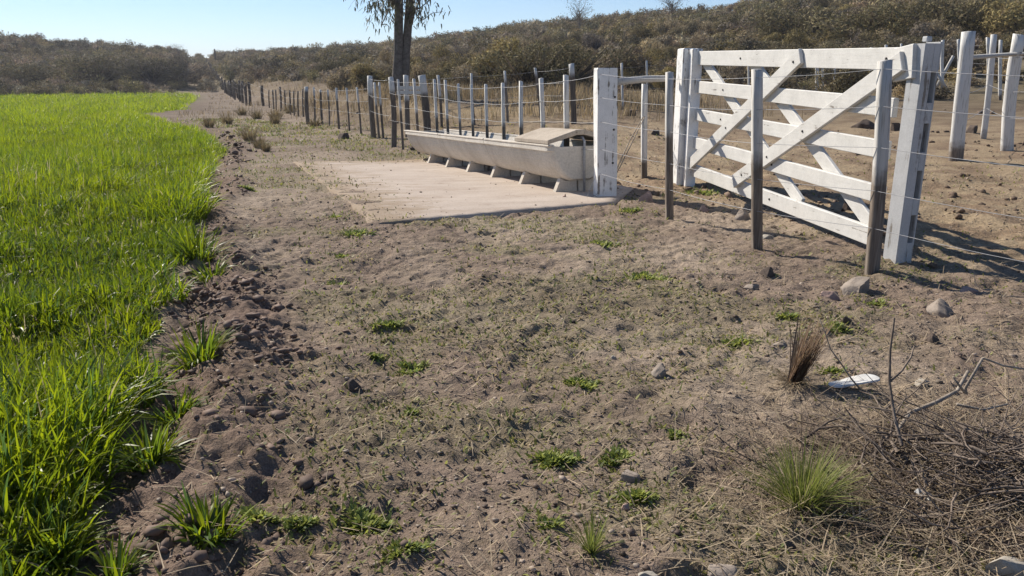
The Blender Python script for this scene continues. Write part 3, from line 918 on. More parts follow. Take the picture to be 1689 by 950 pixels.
# the long fence running away up the hill
lf = Fence('long fence of grey posts and stakes running away up the hill', P2)
lf.nodes.append((P2, top_at(P2, 645, 127), .14))
far = [(610, 125, 617, 228, .15, 'post', .72), (618, 136, 626, 229, .05, 'stake', .62), (626, 136, 633, 228, .05, 'stake', .62), (589, 144, 596, 222, .05, 'stake', .7), (572, 145, 577, 216, .05, 'stake', .72),
       (555, 145, 560, 213, .06, 'stake', .74), (541, 148, 544, 208, .055, 'stake', .85), (529, 148, 532, 205, .06, 'stake', .95), (518, 144, 520, 203, .06, 'stake', .78), (506, 143, 509, 205, .15, 'post', .88),
       (500, 147, 501, 193, .06, 'stake', 1.2), (492, 150, 493, 192, .06, 'stake', 1.2), (485, 150, 486, 191, .06, 'stake', 1.2), (478, 149, 480, 189, .06, 'stake', 1.2), (470, 149, 472, 187, .06, 'stake', 1.2),
       (462, 143, 464, 184, .10, 'post', 1.2), (455, 148, 456, 182, .07, 'stake', 1.2), (450, 148, 452, 180, .07, 'stake', 1.2), (444, 148, 445, 178, .07, 'stake', 1.2), (432, 141, 435, 175, .18, 'post', 1.2)]
for xt, yt, xb, yb, w, kind, thr in far:
    B = gat(xb, yb)
    lf.member(B, top_at(B, xt, yt), w, thr, None, kind)
yb0 = lf.nodes[-1][0][1]
k = 0
yv = yb0 + 3
while yv < 215:
    x = float(xf(yv)); B = np.array([x + random.uniform(-.2, .2), yv, float(zs(x, yv))])
    post = k % 4 == 0
    H = random.uniform(1.25, 1.5) * (1.15 if post else 1)
    lf.member(B, B + np.array([random.uniform(-.1, .1), 0, H]), .2 if post else .11, 1.2, random.uniform(.1, .6), 'post' if post else 'stake')
    k += 1
    yv += np.interp(yv, [50, 100, 200], [1.5, 2.0, 3.6])
lf.wires([.95, .7, .45], .0035, .01)

# back fence of the corral, beyond the trough, with a short white rail gate
bf_list = [(696, 124, 706, 221, .19, 'post', .70), (723, 124, 729, 210, .07, 'stake', .6), (778, 121, 783, 206, .06, 'stake', .72), (833, 117, 838, 201, .06, 'stake', .8), (883, 112, 893, 197, .07, 'stake', .86), (943, 105, 947, 204, .13, 'post', .82)]
b0 = gat(706, 221)
bf = Fence('corral back fence of tall stakes among dry yellow grass', b0)
for xt, yt, xb, yb, w, kind, thr in bf_list:
    B = gat(xb, yb); bf.member(B, top_at(B, xt, yt), w, thr, None, kind)
bf.wires([.93, .7, .48], .003, .012)
Bq = gat(673, 226); bf.member(Bq, top_at(Bq, 670, 124), .13, .62, .6, 'post', node=False)
for yy in (145, 152.5):
    a = top_at(Bq, 655, yy); b = top_at(b0, 700, yy)
    link('rail', bm_mesh('rail', board_bm(a - b0, b - b0, .09, .03, (0, 0, 1))), M['gate'], bf.root)

# far corral stakes seen beyond the gate
def corral(label, lst, fr, name='corral_fence', rail=None, r=.003):
    B0 = gat(lst[0][2], lst[0][3])
    f = Fence(label, B0, name)
    for xt, yt, xb, yb, w, kind, thr in lst:
        B = gat(xb, yb); f.member(B, top_at(B, xt, yt), w, thr, .9, kind)
    f.wires(fr, r, .012)
    return f
corral('thin pale stakes and wire across the corral beyond the white post', [(986, 112, 990, 200, .06, 'stake', .1), (1026, 104, 1028, 181, .055, 'stake', .1), (1067, 100, 1069, 178, .055, 'stake', .5), (1118, 98, 1120, 172, .055, 'stake', .3)], [.9, .65, .4])
cs = gat(1063, 295)
q = Fence('single leaning grey stake with a dark foot behind the white post', cs, 'lone_stake')
q.member(cs, top_at(cs, 1064, 139), .07, .20, .5, rot=.3); q.root['category'] = 'stake'
corral('distant pale corral posts and rails seen through the gate', [(1235, 92, 1236, 158, .06, 'stake', .1), (1347, 81, 1348, 150, .16, 'post', .05), (1357, 86, 1358, 150, .07, 'stake', .1), (1379, 80, 1376, 150, .07, 'stake', .1), (1397, 80, 1393, 149, .07, 'stake', .1),
        (1418, 80, 1416, 148, .07, 'stake', .1), (1437, 78, 1436, 148, .07, 'stake', .1), (1462, 74, 1461, 146, .12, 'post', .1), (1487, 72, 1486, 146, .07, 'stake', .1)], [.93, .7, .45])

rf = Fence('tall round whitewashed corral posts joined by wires beyond the gate', gat(1576, 264), 'corral_fence')
for xt, yt, xb, yb, w, kind, thr in [(1598, 52, 1576, 264, .20, 'post', .12), (1640, 57, 1622, 229, .13, 'post', .05), (1682, 57, 1662, 248, .19, 'post', .03), (1760, 40, 1735, 262, .19, 'post', .03)]:
    B = gat(xb, yb); rf.member(B, top_at(B, xt, yt), w, thr, .9, kind)
rf.wires([.80, .52, .3], .004, .01)
_B = gat(1576, 264); _o = _B; _C = gat(1662, 248)
acc = Acc(); tube(acc, np.array([top_at(_B, 1600, 95), top_at(_C, 1678, 89), top_at(gat(1735, 262), 1765, 86)]) - _B, [.035, .032, .03], 7, (1, .05, .6), jit=.1)
link('rail', acc.mesh('rail'), M['wood'], rf.root)
# farther corral posts at the right with a crossed brace
cf = corral('far whitewashed corral posts with a crossed wooden brace', [(1556, 66, 1556, 152, .13, 'post', .1), (1581, 65, 1580, 150, .12, 'post', .1), (1630, 62, 1628, 168, .15, 'post', .1), (1651, 66, 1650, 165, .10, 'stake', .1), (1700, 60, 1698, 165, .15, 'post', .1)], [.9, .6, .35])
_B = gat(1556, 152)
for (xa, ya, xb, yb) in ((1541, 113, 1566, 154), (1573, 92, 1543, 148)):
    a = top_at(_B, xa, ya); b = top_at(_B - np.array([0, .1 if xa < 1550 else -.1, 0]), xb, yb)
    acc = Acc(); tube(acc, np.array([a, b]) - np.array(cf.root.location), [.055, .06], 7, (1, .1, .8)); link('brace', acc.mesh('brace'), M['wood'], cf.root)

# ------------------------------------------------------------------ gate
GL, GR = gat(1136, 300), gat(1480, 428)          # feet of the two gate posts (ground)
gd = (GR - GL)[:2]; GLEN = np.linalg.norm(gd); gd = gd / GLEN
GROT = math.atan2(gd[1], gd[0])
gn = np.array([-gd[1], gd[0]])                    # local +y
if gn[0] > 0: gsign = -1                          # camera/sun side is towards -x
else: gsign = 1
GO = np.array([GL[0], GL[1], min(GL[2], GR[2])])
def gate_sh(px, py, off=0.0):
    """pixel -> (s along gate, height above GO) on the gate plane"""
    d = ray(px, py)
    n3 = np.array([gn[0], gn[1], 0])
    o3 = np.array([GO[0] + gn[0] * off, GO[1] + gn[1] * off, 0])
    t = ((o3 - CAMP) @ n3) / (d @ n3)
    p = CAMP + t * d
    return float((p[:2] - GO[:2]) @ gd), float(p[2] - GO[2])

def build_gate():
    y0 = 0.06 * gsign
    root = thing('farm_gate', 'wide white wooden farm gate of five rails with crossed diagonal braces', 'gate', tuple(GO), (0, 0, GROT))
    def L(s, h, y): return (s, y, h)
    def board(name, pa, pb, w, th, y, bolts=()):
        (sa, ha), (sb, hb) = pa, pb
        ob = link(name, bm_mesh(name, board_bm(L(sa, ha, y), L(sb, hb, y), w, th, (0, 0, 1) if abs(sb - sa) > .3 else (1, 0, 0), .005)), M['gate'], root)
        for f in bolts:
            p = np.array(L(sa + (sb - sa) * f, ha + (hb - ha) * f, y))
            acc = Acc(); tube(acc, [p + np.array([0, gsign * (th / 2 - .004), 0]), p + np.array([0, gsign * (th / 2 + .008), 0])], [.012, .011], 8)
            link('bolt', acc.mesh('bolt'), M['bolt'], ob)
        return ob
    lx, rx = 1162, 1488
    rails = [((1162, 96), (1520, 97)), ((1156, 143), (1490, 178)), ((1153, 188), (1478, 248)), ((1150, 234), (1470, 322)), ((1148, 279), (1462, 394))]
    ws = [.165, .145, .14, .14, .15]
    out = []
    for i, (a, b) in enumerate(rails):
        pa, pb = gate_sh(*a), gate_sh(*b)
        out.append((pa, pb))
        board('rail', pa, pb, ws[i], .045, y0, (.3, .93) if i == 0 else (.22,) if i < 3 else (.55,))
    # stile at the hinge side, then its thinner second board
    pt, pb = gate_sh(1157, 83), gate_sh(1146, 288)
    board('stile', (pb[0], pb[1] - .02), (pb[0], pt[1] + .02), .13, .05, y0 + gsign * .0, ())
    # diagonals on the near side
    yn = y0 + gsign * .044
    dA = (gate_sh(1226, 299), gate_sh(1512, 100)); dB = (gate_sh(1150, 272), gate_sh(1340, 92))
    board('diagonal_brace', dA[0], dA[1], .15, .038, yn, (.08, .28, .52, .95))
    board('diagonal_brace', dB[0], dB[1], .145, .038, yn, (.42, .7, .73, .96))
    yb = y0 - gsign * .044
    dC = (gate_sh(1166, 102), gate_sh(1326, 337)); dD = (gate_sh(1244, 102), gate_sh(1442, 372))
    board('diagonal_brace', dC[0], dC[1], .125, .036, yb)
    board('diagonal_brace', dD[0], dD[1], .13, .036, yb)
    ea, eb = gate_sh(1506, 132), gate_sh(1509, 76)
    board('end_block', (ea[0], ea[1]), (eb[0], eb[1]), .24, .05, y0 + gsign * .004)
    # hinge strap on the thick post
    ht = gate_sh(1150, 96)
    link('hinge_strap', bm_mesh('hinge_strap', board_bm(L(ht[0] - .16, ht[1], y0 + gsign * .03), L(ht[0] + .22, ht[1], y0 + gsign * .03), .05, .012, (0, 0, 1), .002)), M['post2'], root)
    return root
build_gate()

def thick_gate_post():
    B = gat(1124, 302); T = top_at(B, 1124, 80) - B
    o = thing('gate_post', 'thick grey weathered post that the white gate hangs from', 'post', tuple(B), (0, 0, GROT))
    H = T[2]
    bm = board_bm((0, 0, -.08), (0, 0, H), .25, .22, (1, 0, 0), .012, None, .01)
    link('shaft', bm_mesh('shaft', bm), M['post'], o)
    # slimmer post right behind it, carrying the hinge
    bm = board_bm((.21, -gsign * .03, -.05), (.21, -gsign * .03, H - .01), .10, .13, (1, 0, 0), .008)
    link('hinge_jamb', bm_mesh('hinge_jamb', bm), M['post'], o)
    # top rail tying it to the white post
    return o
thick_gate_post()
_B = gat(1108, 302)
ra, rb = top_at(WP, 1016, 135), top_at(_B, 1108, 129)
acc = Acc(); tube(acc, np.array([ra, (ra + rb) / 2 + np.array([0, 0, .01]), rb]) - WP, [.045, .042, .04], 8, (1, .05, .8), jit=.08)
tag(link('tie_rail', acc.mesh('tie_rail'), M['wood'], None, tuple(WP)), 'grey round rail tying the white post to the thick gate post', 'rail')

def slotted_post():
    B = GR.copy()
    T = top_at(B, 1529, 72) - B
    o = thing('slotted_post', 'white gate post with four dark mortise slots beside the right-hand stake', 'post', tuple(B), (0, 0, GROT + R(10)))
    H = T[2]
    GROTP = GROT + R(10)
    w, d = .152, .145              # w along local y, d along local x
    # local: x along the gate (front face looks to +x), slots run along x
    lean = (T[0] * math.cos(GROTP) + T[1] * math.sin(GROTP), -T[0] * math.sin(GROTP) + T[1] * math.cos(GROTP))
    zs_ = [gate_sh(px, py)[1] for px, py in ()]
    slots = []
    for (ya, yb) in ((115, 165), (198, 245), (275, 322), (350, 398)):
        fa, fb = [(428 - v) / (428 - 72) for v in (ya, yb)]
        slots.append((fb * H, fa * H))
    slots = sorted(slots)
    bm = bmesh.new()
    cy = .035 * -gsign             # slots sit off-centre
    sw = .048
    z = -.08
    def blk(y0, y1, z0, z1):
        sh0 = lean[1] * z0 / H; sh1 = lean[1] * z1 / H; sx0 = lean[0] * z0 / H; sx1 = lean[0] * z1 / H
        vs = [bm.verts.new(p) for p in ((-d / 2 + sx0, y0 + sh0, z0), (d / 2 + sx0, y0 + sh0, z0), (d / 2 + sx0, y1 + sh0, z0), (-d / 2 + sx0, y1 + sh0, z0),
                                         (-d / 2 + sx1, y0 + sh1, z1), (d / 2 + sx1, y0 + sh1, z1), (d / 2 + sx1, y1 + sh1, z1), (-d / 2 + sx1, y1 + sh1, z1))]
        return vs
    levels = [-.08]
    for a, b in slots: levels += [a, b]
    levels.append(H)
    yl, yr = -w / 2, w / 2
    s0, s1_ = cy - sw / 2, cy + sw / 2
    # build from solid bars: left bar and right bar full height, fillers between the slots (set 2 mm back)
    def bar(y0, y1, z0, z1, ins=0.0):
        v = blk(y0, y1, z0, z1)
        if ins:
            for q in (1, 2, 5, 6): v[q].co.x -= ins
            for q in (0, 3, 4, 7): v[q].co.x += ins
        for f in ((3, 2, 1, 0), (4, 5, 6, 7), (0, 1, 5, 4), (1, 2, 6, 5), (2, 3, 7, 6), (3, 0, 4, 7)): bm.faces.new([v[i] for i in f])
        return v
    bar(yl, s0, -.08, H); bar(s1_, yr, -.08, H + .012)
    for i in range(0, len(levels), 2):
        bar(s0, s1_, levels[i], levels[i + 1], .003)
    for za, zb in slots:                       # backs added to keep sunlight from showing through the slots
        v = bar(s0, s1_, za, zb, .003)
        for q_ in (1, 2, 5, 6): v[q_].co.x -= .09
    bmesh.ops.bevel(bm, geom=[e for e in bm.edges if abs(e.verts[0].co.z - e.verts[1].co.z) > .6], offset=.006, segments=1, affect='EDGES')
    link('shaft', bm_mesh('shaft', bm), M['post2'], o)
    bm = board_bm((lean[0], lean[1], H + .012), (lean[0], lean[1], H + .05), .05, .05, (1, 0, 0), .006)
    link('pin', bm_mesh('pin', bm), M['post2'], o)
slotted_post()

# ------------------------------------------------------------------ trough
L0, L5 = at(915, 318), at(706, 270)
ax2 = (L5 - L0)[:2]; sp = np.linalg.norm(ax2) / 5.0
TH = math.atan2(-ax2[0], ax2[1]); TSL = math.atan2(float(L5[2] - L0[2]), np.linalg.norm(ax2))
TROT = Matrix.Rotation(TH, 3, 'Z') @ Matrix.Rotation(TSL, 3, 'X')
XL = -.30
TO = Vector(L0) + Vector((0, 0, .018)) - TROT @ Vector((XL, .15, 0))
print('trough', L0, L5, 'spacing', sp, math.degrees(TH), math.degrees(TSL), 'GLEN', GLEN, 'WP', WP, 'P2', P2, 's', s1, s2, s3, 'field end', FIELD_END)
def build_trough():
    root = thing('water_trough', 'long low concrete cattle trough standing on small feet on the slab', 'trough', TO, (TSL, 0, TH))
    W, Z0, Z1 = .43, .13, .555
    TL = 5 * sp + .15 + 1.0 * sp
    # outer profile (left half), top to bottom
    half = [(-W - .01, Z1), (-W - .012, Z1 - .05), (-W + .012, Z1 - .065), (-W + .055, Z1 - .19), (-W + .13, Z1 - .31), (-.215, Z0 + .03), (-.13, Z0)]
    body = np.array(half[2:])
    for _ in range(4):
        q_ = [body[0]]
        for a_, b_ in zip(body, body[1:]): q_ += [a_ * .75 + b_ * .25, a_ * .25 + b_ * .75]
        body = np.array(q_ + [body[-1]])
    half = half[:2] + [tuple(p) for p in body]
    outer = half + [(-x, z) for x, z in half[::-1]]
    t = .065
    innh = [(-W + t, Z1), (-W + t + .03, Z1 - .12), (-W + t + .09, Z1 - .24), (-.15, Z0 + .09)]
    inner = innh + [(-x, z) for x, z in innh[::-1]]
    ring = outer + inner[::-1]
    n = len(ring)
    def section(ya, yb, capn, capf):
        bm = bmesh.new()
        m = 5
        ys = [(ya + (yb - ya) * k / m, 1.0) for k in range(m + 1)]
        if capn: ys = [(ya, .86), (ya + .012, .91), (ya + .035, .955), (ya + .07, .985), (ya + .12, 1.0)] + ys[1:]
        if capf: ys = ys[:-1] + [(yb - .12, 1.0), (yb - .05, .97), (yb, .90)]
        rows = [[bm.verts.new((x * kk + random.uniform(-.002, .002), y_, Z1 - (Z1 - z) * (kk * .5 + .5) + random.uniform(-.002, .002))) for x, z in ring] for y_, kk in ys]
        for r0, r1 in zip(rows, rows[1:]):
            for i in range(n): bm.faces.new([r0[i], r0[(i + 1) % n], r1[(i + 1) % n], r1[i]])
        bm.faces.new(rows[0]); bm.faces.new(rows[-1][::-1])
        # end walls
        for on, y0, y1 in ((capn, ya + .004, ya + .07), (capf, yb - .07, yb - .004)):
            if on:
                a = [bm.verts.new((x * .998, y0, z - .003 if i in (0, len(inner) - 1) else z)) for i, (x, z) in enumerate(inner)]
                b = [bm.verts.new((x * .998, y1, z - .003 if i in (0, len(inner) - 1) else z)) for i, (x, z) in enumerate(inner)]
                bm.faces.new(a); bm.faces.new(b[::-1])
                for i in range(len(inner)): bm.faces.new([a[i], a[(i + 1) % len(inner)], b[(i + 1) % len(inner)], b[i]])
        return bm_mesh('trough_section', bm)
    third = TL / 3
    for k in range(3):
        link('trough_section', section(third * k + (.005 if k else 0), third * (k + 1) - .005, k == 0, k == 2), M['trough'], root)
    # paler worn rims on top of the two long walls
    for sgn in (-1, 1):
        for k in range(3):
            bm = board_bm((sgn * (W - t / 2 + .008), third * k + .012, Z1 + .012), (sgn * (W - t / 2 + .008), third * (k + 1) - .012, Z1 + .012), .085, .028, (1, 0, 0), .009)
            link('rim', bm_mesh('rim', bm), M['rim'], root)
    # feet
    for k in range(6):
        y = .15 + sp * k
        for sgn in (-1, 1):
            bm = bmesh.new()
            hw = .042
            pr = [(XL - .02, 0), (XL + .28, 0), (XL + .28, Z0 - .002), (XL + .075, Z0 - .002 + .055), (XL + .055, Z0 + .05)]
            pr = [(XL - .015, -.03), (-.012, -.03), (-.012, Z0 - .003), (-.165, Z0 - .003), (-.232, Z0 + .028)]
            va = [bm.verts.new((sgn * -x, y - hw, z)) if sgn > 0 else bm.verts.new((x, y - hw, z)) for x, z in pr]
            vb = [bm.verts.new((sgn * -x, y + hw, z)) if sgn > 0 else bm.verts.new((x, y + hw, z)) for x, z in pr]
            bm.faces.new(va); bm.faces.new(vb[::-1])
            for i in range(len(pr)): bm.faces.new([va[i], va[(i + 1) % len(pr)], vb[(i + 1) % len(pr)], vb[i]])
            link('foot', bm_mesh('foot', bm), M['rim'], root)
    # gabled concrete cover over the float valve at the near end
    cz = Z1 + .03
    y0, y1, zr, th = .02, 1.10, .165, .05
    bm = bmesh.new()
    prf = [(-W - .015, cz), (-.05, cz + zr), (.05, cz + zr), (W + .015, cz), (W - .01, cz - .0 - .002), (W + .015 - .03, cz - .004)]
    prf = [(-W - .015, cz), (-W - .015, cz + .05), (-.06, cz + zr), (.06, cz + zr), (W + .015, cz + .05), (W + .015, cz), (.05, cz + zr - th - .012), (-.05, cz + zr - th - .012)]
    va = [bm.verts.new((x, y0, z)) for x, z in prf]; vb = [bm.verts.new((x, y1, z)) for x, z in prf]
    k = len(prf)
    quads = [(0, 1, 2, 7), (7, 2, 3, 6), (6, 3, 4, 5)]
    for f in quads: bm.faces.new([va[i] for i in f]); bm.faces.new([vb[i] for i in f[::-1]])
    for i in range(k): bm.faces.new([va[i], va[(i + 1) % k], vb[(i + 1) % k], vb[i]])
    bmesh.ops.bevel(bm, geom=bm.edges[:], offset=.006, segments=1, affect='EDGES')
    link('valve_cover', bm_mesh('valve_cover', bm), M['lid'], root)
    # inlet pipe and float valve at the near end
    acc = Acc(); tube(acc, [(.02, -.035, 0), (.02, -.035, Z1 + .06), (.02, .02, Z1 + .10), (.02, .25, Z1 + .09)], [.016] * 4, 8)
    link('inlet_pipe', acc.mesh('inlet_pipe', True), M['wire'], root)
    w = bmesh.new()
    vs = [w.verts.new((x, y, Z1 - .13)) for x, y in ((-.325, .08), (.325, .08), (.325, TL - .08), (-.325, TL - .08))]
    w.faces.new(vs)
    wo = link('water', bm_mesh('water', w), M['water'], None, TO, (TSL, 0, TH))
    tag(wo, 'still dark water lying inside the concrete trough', 'water', kind='stuff')
build_trough()

# bracing wires twisted down from the white post
acc = Acc()
a = WP + np.array([.02, 0, .62]); g1 = gat(1036, 262)
b1 = gat(965, 327)
tube(acc, np.array([WP + np.array([-.1, -.02, .35]), b1 + np.array([0, 0, .01])]) - WP, [.004, .004], 5)
tube(acc, np.array([WP + np.array([-.06, -.06, .16]), gat(972, 329)]) - WP, [.004, .004], 5)
tag(link('stay_wire', acc.mesh('stay_wire', True), M['wire'], None, tuple(WP)), 'short stay wires slanting from the white post foot to the slab', 'wire')
acc = Acc()
c0 = gat(1022, 300); c1 = top_at(cs, 1062, 195)
for k in range(4):
    j = np.array([random.uniform(-.03, .03), 0, random.uniform(-.04, .04)])
    p0, p1 = WP + np.array([.12, -.02, .33]) + j, c1 + j
    tube(acc, np.array([p0, (p0 + p1) / 2 + j, p1]) - WP, [.006] * 3, 5)
tag(link('stay_wire', acc.mesh('stay_wire', True), M['twig'], None, tuple(WP)), 'bundle of rusty stay wires slanting up from white post to lone stake', 'wire')

# ------------------------------------------------------------------ stones and scraps in view
ST = [
    ('flat grey stone beside the foot of the right fence stake', 1420, 480, 62, 26, 1, 'stone', .0, .1), ('reddish stone lying left of the flat grey stone', 1373, 491, 32, 18, 2, 'redstone', .3, 0),
    ('long slanted grey stone lying right of the fence stakes', 1558, 520, 66, 26, 3, 'stone', .95, .12), ('pinkish rounded stone right of the white post', 1068, 335, 32, 19, 4, 'redstone', 0, 0),
    ('small brown stone in the shadow between the first two stakes', 1161, 346, 20, 13, 5, 'redstone', 0, 0), ('broad flat stone just left of the middle stake', 1230, 360, 32, 14, 6, 'stone', .2, 0),
    ('small upright block of stone at the near trough foot', 931, 327, 12, 17, 7, 'redstone', 0, 0), ('flat tan stone lying between middle and right stakes', 1240, 478, 26, 12, 8, 'stone', .5, .05),
    ('angular grey stone alone on the soil near the centre', 1091, 621, 32, 27, 9, 'stone', .2, .15), ('grey pointed stone half sunk beside the green weeds', 1043, 788, 38, 20, 10, 'stone', 0, 0),
    ('big pale stone at the bottom right corner', 1668, 958, 80, 42, 11, 'palestone', .1, 0), ('dark layered stone at the bottom edge', 1192, 952, 54, 24, 12, 'stone', -.3, .1),
    ('pale brown stone behind the dry branch', 1525, 636, 28, 15, 13, 'palestone', .5, .2), ('thin grey stone flake left of the dry stubble stump', 1291, 572, 32, 9, 14, 'stone', 0, 0),
    ('dark rock under the long grey fence', 569, 229, 26, 15, 15, 'clod', 0, 0), ('small brown pebble stone below the dark green weed', 1033, 842, 17, 11, 16, 'redstone', 0, 0),
    ('rough stone under the trough between its feet', 818, 297, 22, 8, 17, 'redstone', 0, 0), ('small stone under the middle of the trough', 788, 288, 18, 7, 18, 'redstone', .2, 0),
    ('small pale pebble on the right-hand straw', 1217, 899, 8, 7, 19, 'palestone', 0, 0), ('pale stone cut by the bottom edge near the centre', 1066, 956, 40, 14, 20, 'palestone', 0, 0),
    ('small brown stone on the far slab edge', 653, 271, 8, 7, 21, 'redstone', 0, 0), ('pale chip of stone on soil above the centre grey stone', 1013, 589, 11, 9, 22, 'palestone', .4, 0),
    ('white stone chip right of the middle stake foot', 1268, 397, 30, 7, 23, 'palestone', .1, 0), ('brown stone on bare soil by right frame edge', 1600, 478, 40, 12, 24, 'redstone', .1, 0),
]
for lb, px, py, w, h, sd, mt, ro, ti in ST: stone('stone', lb, px, py, w, h, sd + 40, mt, rot=ro, tilt=ti)
CL = [
    ('dark brown dung clod in front of the middle stake', 1270, 457, 34, 18, 31), ('small dark clod above the white scrap', 1396, 538, 20, 16, 32), ('dark clod with a shadow right of the white scrap', 1541, 567, 24, 17, 33),
    ('dark soil clod in the middle of the bare ground', 582, 641, 34, 22, 34), ('small dark clod on bare soil left of the weeds', 470, 545, 16, 13, 35), ('large brown clod on the right corral ground behind the gate', 1430, 212, 40, 16, 36),
    ('black dung heap on corral ground past the white post', 1042, 192, 24, 16, 37), ('clod of dark earth in front of corral posts', 1605, 219, 26, 16, 38), ('dark clod at the foot of the right gate brace', 1398, 350, 20, 14, 39),
    ('round dark burrow lump at the bottom right', 1299, 905, 34, 18, 40), ('dark earth lump behind the middle gate rails', 1480, 215, 30, 14, 41), ('brown earth lump behind the thick gate post', 1082, 222, 20, 12, 42),
]
for lb, px, py, w, h, sd in CL: stone('soil_clod', lb, px, py, w, h, sd, 'clod', 'clod', rot=sd * .7)

# ------------------------------------------------------------------ weeds and tufts in view
for lb, px, py, w, h, n in WD: tuft('weed_patch', lb, 'weed', px, py, w, h, n, 'weed')
TW = [
    ('wheat tuft growing out past the field edge', 332, 592, 95, 48, 150), ('wheat tuft on the bank below the upper edge tuft', 292, 690, 80, 40, 110), ('wheat tuft leaning over the tilled soil', 250, 775, 95, 50, 140),
    ('big wheat tuft on tilled soil at the bottom', 345, 905, 130, 48, 120), ('wheat tuft at the bottom edge of the photo', 190, 955, 90, 50, 110), ('dark wheat tuft on the field corner', 325, 425, 80, 45, 160), ('wheat shoots by the lower bank', 100, 905, 110, 60, 140),
    ('spreading wheat tuft at field edge below the slab', 350, 455, 60, 30, 80),
]
for lb, px, py, w, h, n in TW: tuft('wheat_tuft', lb, 'wheat', px, py, w, h, n, 'wheat')
tuft('grass_tussock', 'feathery green grass tussock beside the brush pile', 'grass', 1322, 832, 150, 88, 620, 'fine')
tuft('grass_sprout', 'single yellow green grass sprout at the bottom', 'grass', 975, 912, 34, 55, 110, 'fine')
tuft('grass_tussock', 'pale trailing grass leaning right behind the green tussock', 'grass', 1395, 795, 130, 44, 300, 'fine')
DT = [(412, 232, 34, 26), (428, 245, 30, 24), (455, 205, 24, 16), (345, 212, 30, 18), (440, 250, 22, 16), (425, 196, 26, 16), (480, 186, 30, 18), (375, 205, 30, 20), (400, 190, 24, 14), (456, 196, 30, 18), (520, 208, 26, 14)]
for i, (px, py, w, h) in enumerate(DT):
    tuft('dry_tussock', 'dry straw coloured grass tussock beside the track along the fence', 'grass', px, py, w, h * 1.1, 150, 'dry', 'dry tussocks along the track')
tuft('weed_patch', 'grey green weed on the path edge opposite the slab', 'weed', 405, 318, 36, 14, 200, 'weed')

# dry grass standing behind the fence (uncountable)
def drygrass():
    acc = Acc()
    N = 26000
    y = rng.uniform(18, 40, N); x = xf(y) + rng.uniform(.5, 16, N)
    m = S(.42, .62, fbm(x / 2.2, y / 2.2, 4, 121)) * S(.5, 2.5, x - xf(y)) * (1 - S(3.5, 8, x)) * S(20.5, 23.5, y + .35 * x)
    k = rng.random(N) < m
    x, y = x[k], y[k]
    x2 = rng.uniform(-75, -2, 90000); y2 = rng.uniform(24, 200, 90000)
    k = (np.abs(x2 - xf(y2)) < 10) & (rng.random(90000) < .75 * S(.46, .62, fbm(x2 / 3, y2 / 3, 3, 122))) & ((x2 > xe(y2) + 1.5) | (y2 > FIELD_END))
    x, y = np.concatenate([x, x2[k]]), np.concatenate([y, y2[k]])
    N = len(x)
    c = np.array([[.46, .35, .19], [.35, .265, .16], [.26, .21, .14]])[rng.integers(0, 3, N)] * rng.uniform(.7, 1.15, N)[:, None]
    s = np.interp(y, [20, 100], [1, 2.2])
    ribbons(acc, np.stack([x, y, gz(x, y)], 1), rng.uniform(0, 6.28, N), rng.uniform(.2, .6, N) * np.interp(x - xf(y), [-1, .5], [.45, 1]), rng.uniform(.010, .024, N) * s, np.abs(rng.normal(.2, .2, N)), rng.uniform(0, .6, N), 2, c)
    return acc.mesh('dry_grass')
tag(link('dry_grass', drygrass(), M['straw']), 'tall dry yellow grass standing beyond the fence', 'grass', kind='stuff')

# ------------------------------------------------------------------ dry stubble stump, white scrap, branch, brush pile
def stump():
    B = gat(1308, 636); k = px_m(B)
    acc = Acc(); n = 150
    a = rng.uniform(0, 6.28, n); rr = np.sqrt(rng.random(n)) * .03
    base = np.stack([rr * np.cos(a), rr * np.sin(a), np.full(n, -.01)], 1)
    c = np.array([[.20, .125, .075], [.27, .19, .115], [.13, .085, .06]])[rng.integers(0, 3, n)] * rng.uniform(.7, 1.2, n)[:, None]
    ribbons(acc, base, rng.normal(0.1, .5, n), rng.uniform(.2, .36, n), rng.uniform(.003, .007, n), np.abs(rng.normal(.40, .10, n)), rng.normal(.05, .12, n), 3, c, .3)
    n = 160
    a = rng.uniform(0, 6.28, n)
    c = np.array([[.34, .27, .17], [.27, .2, .13]])[rng.integers(0, 2, n)] * rng.uniform(.6, 1.1, n)[:, None]
    ribbons(acc, np.stack([.03 * np.cos(a), .03 * np.sin(a), np.full(n, .012)], 1), a + rng.normal(0, .3, n), rng.uniform(.05, .16, n), rng.uniform(.002, .004, n), rng.uniform(.9, 1.35, n), rng.uniform(.1, .5, n), 3, c, .3)
    tag(link('dry_stump', acc.mesh('dry_stump'), M['straw'], None, tuple(B)), 'broom-like stump of brown dry stalks leaning right', 'dry plant')
stump()

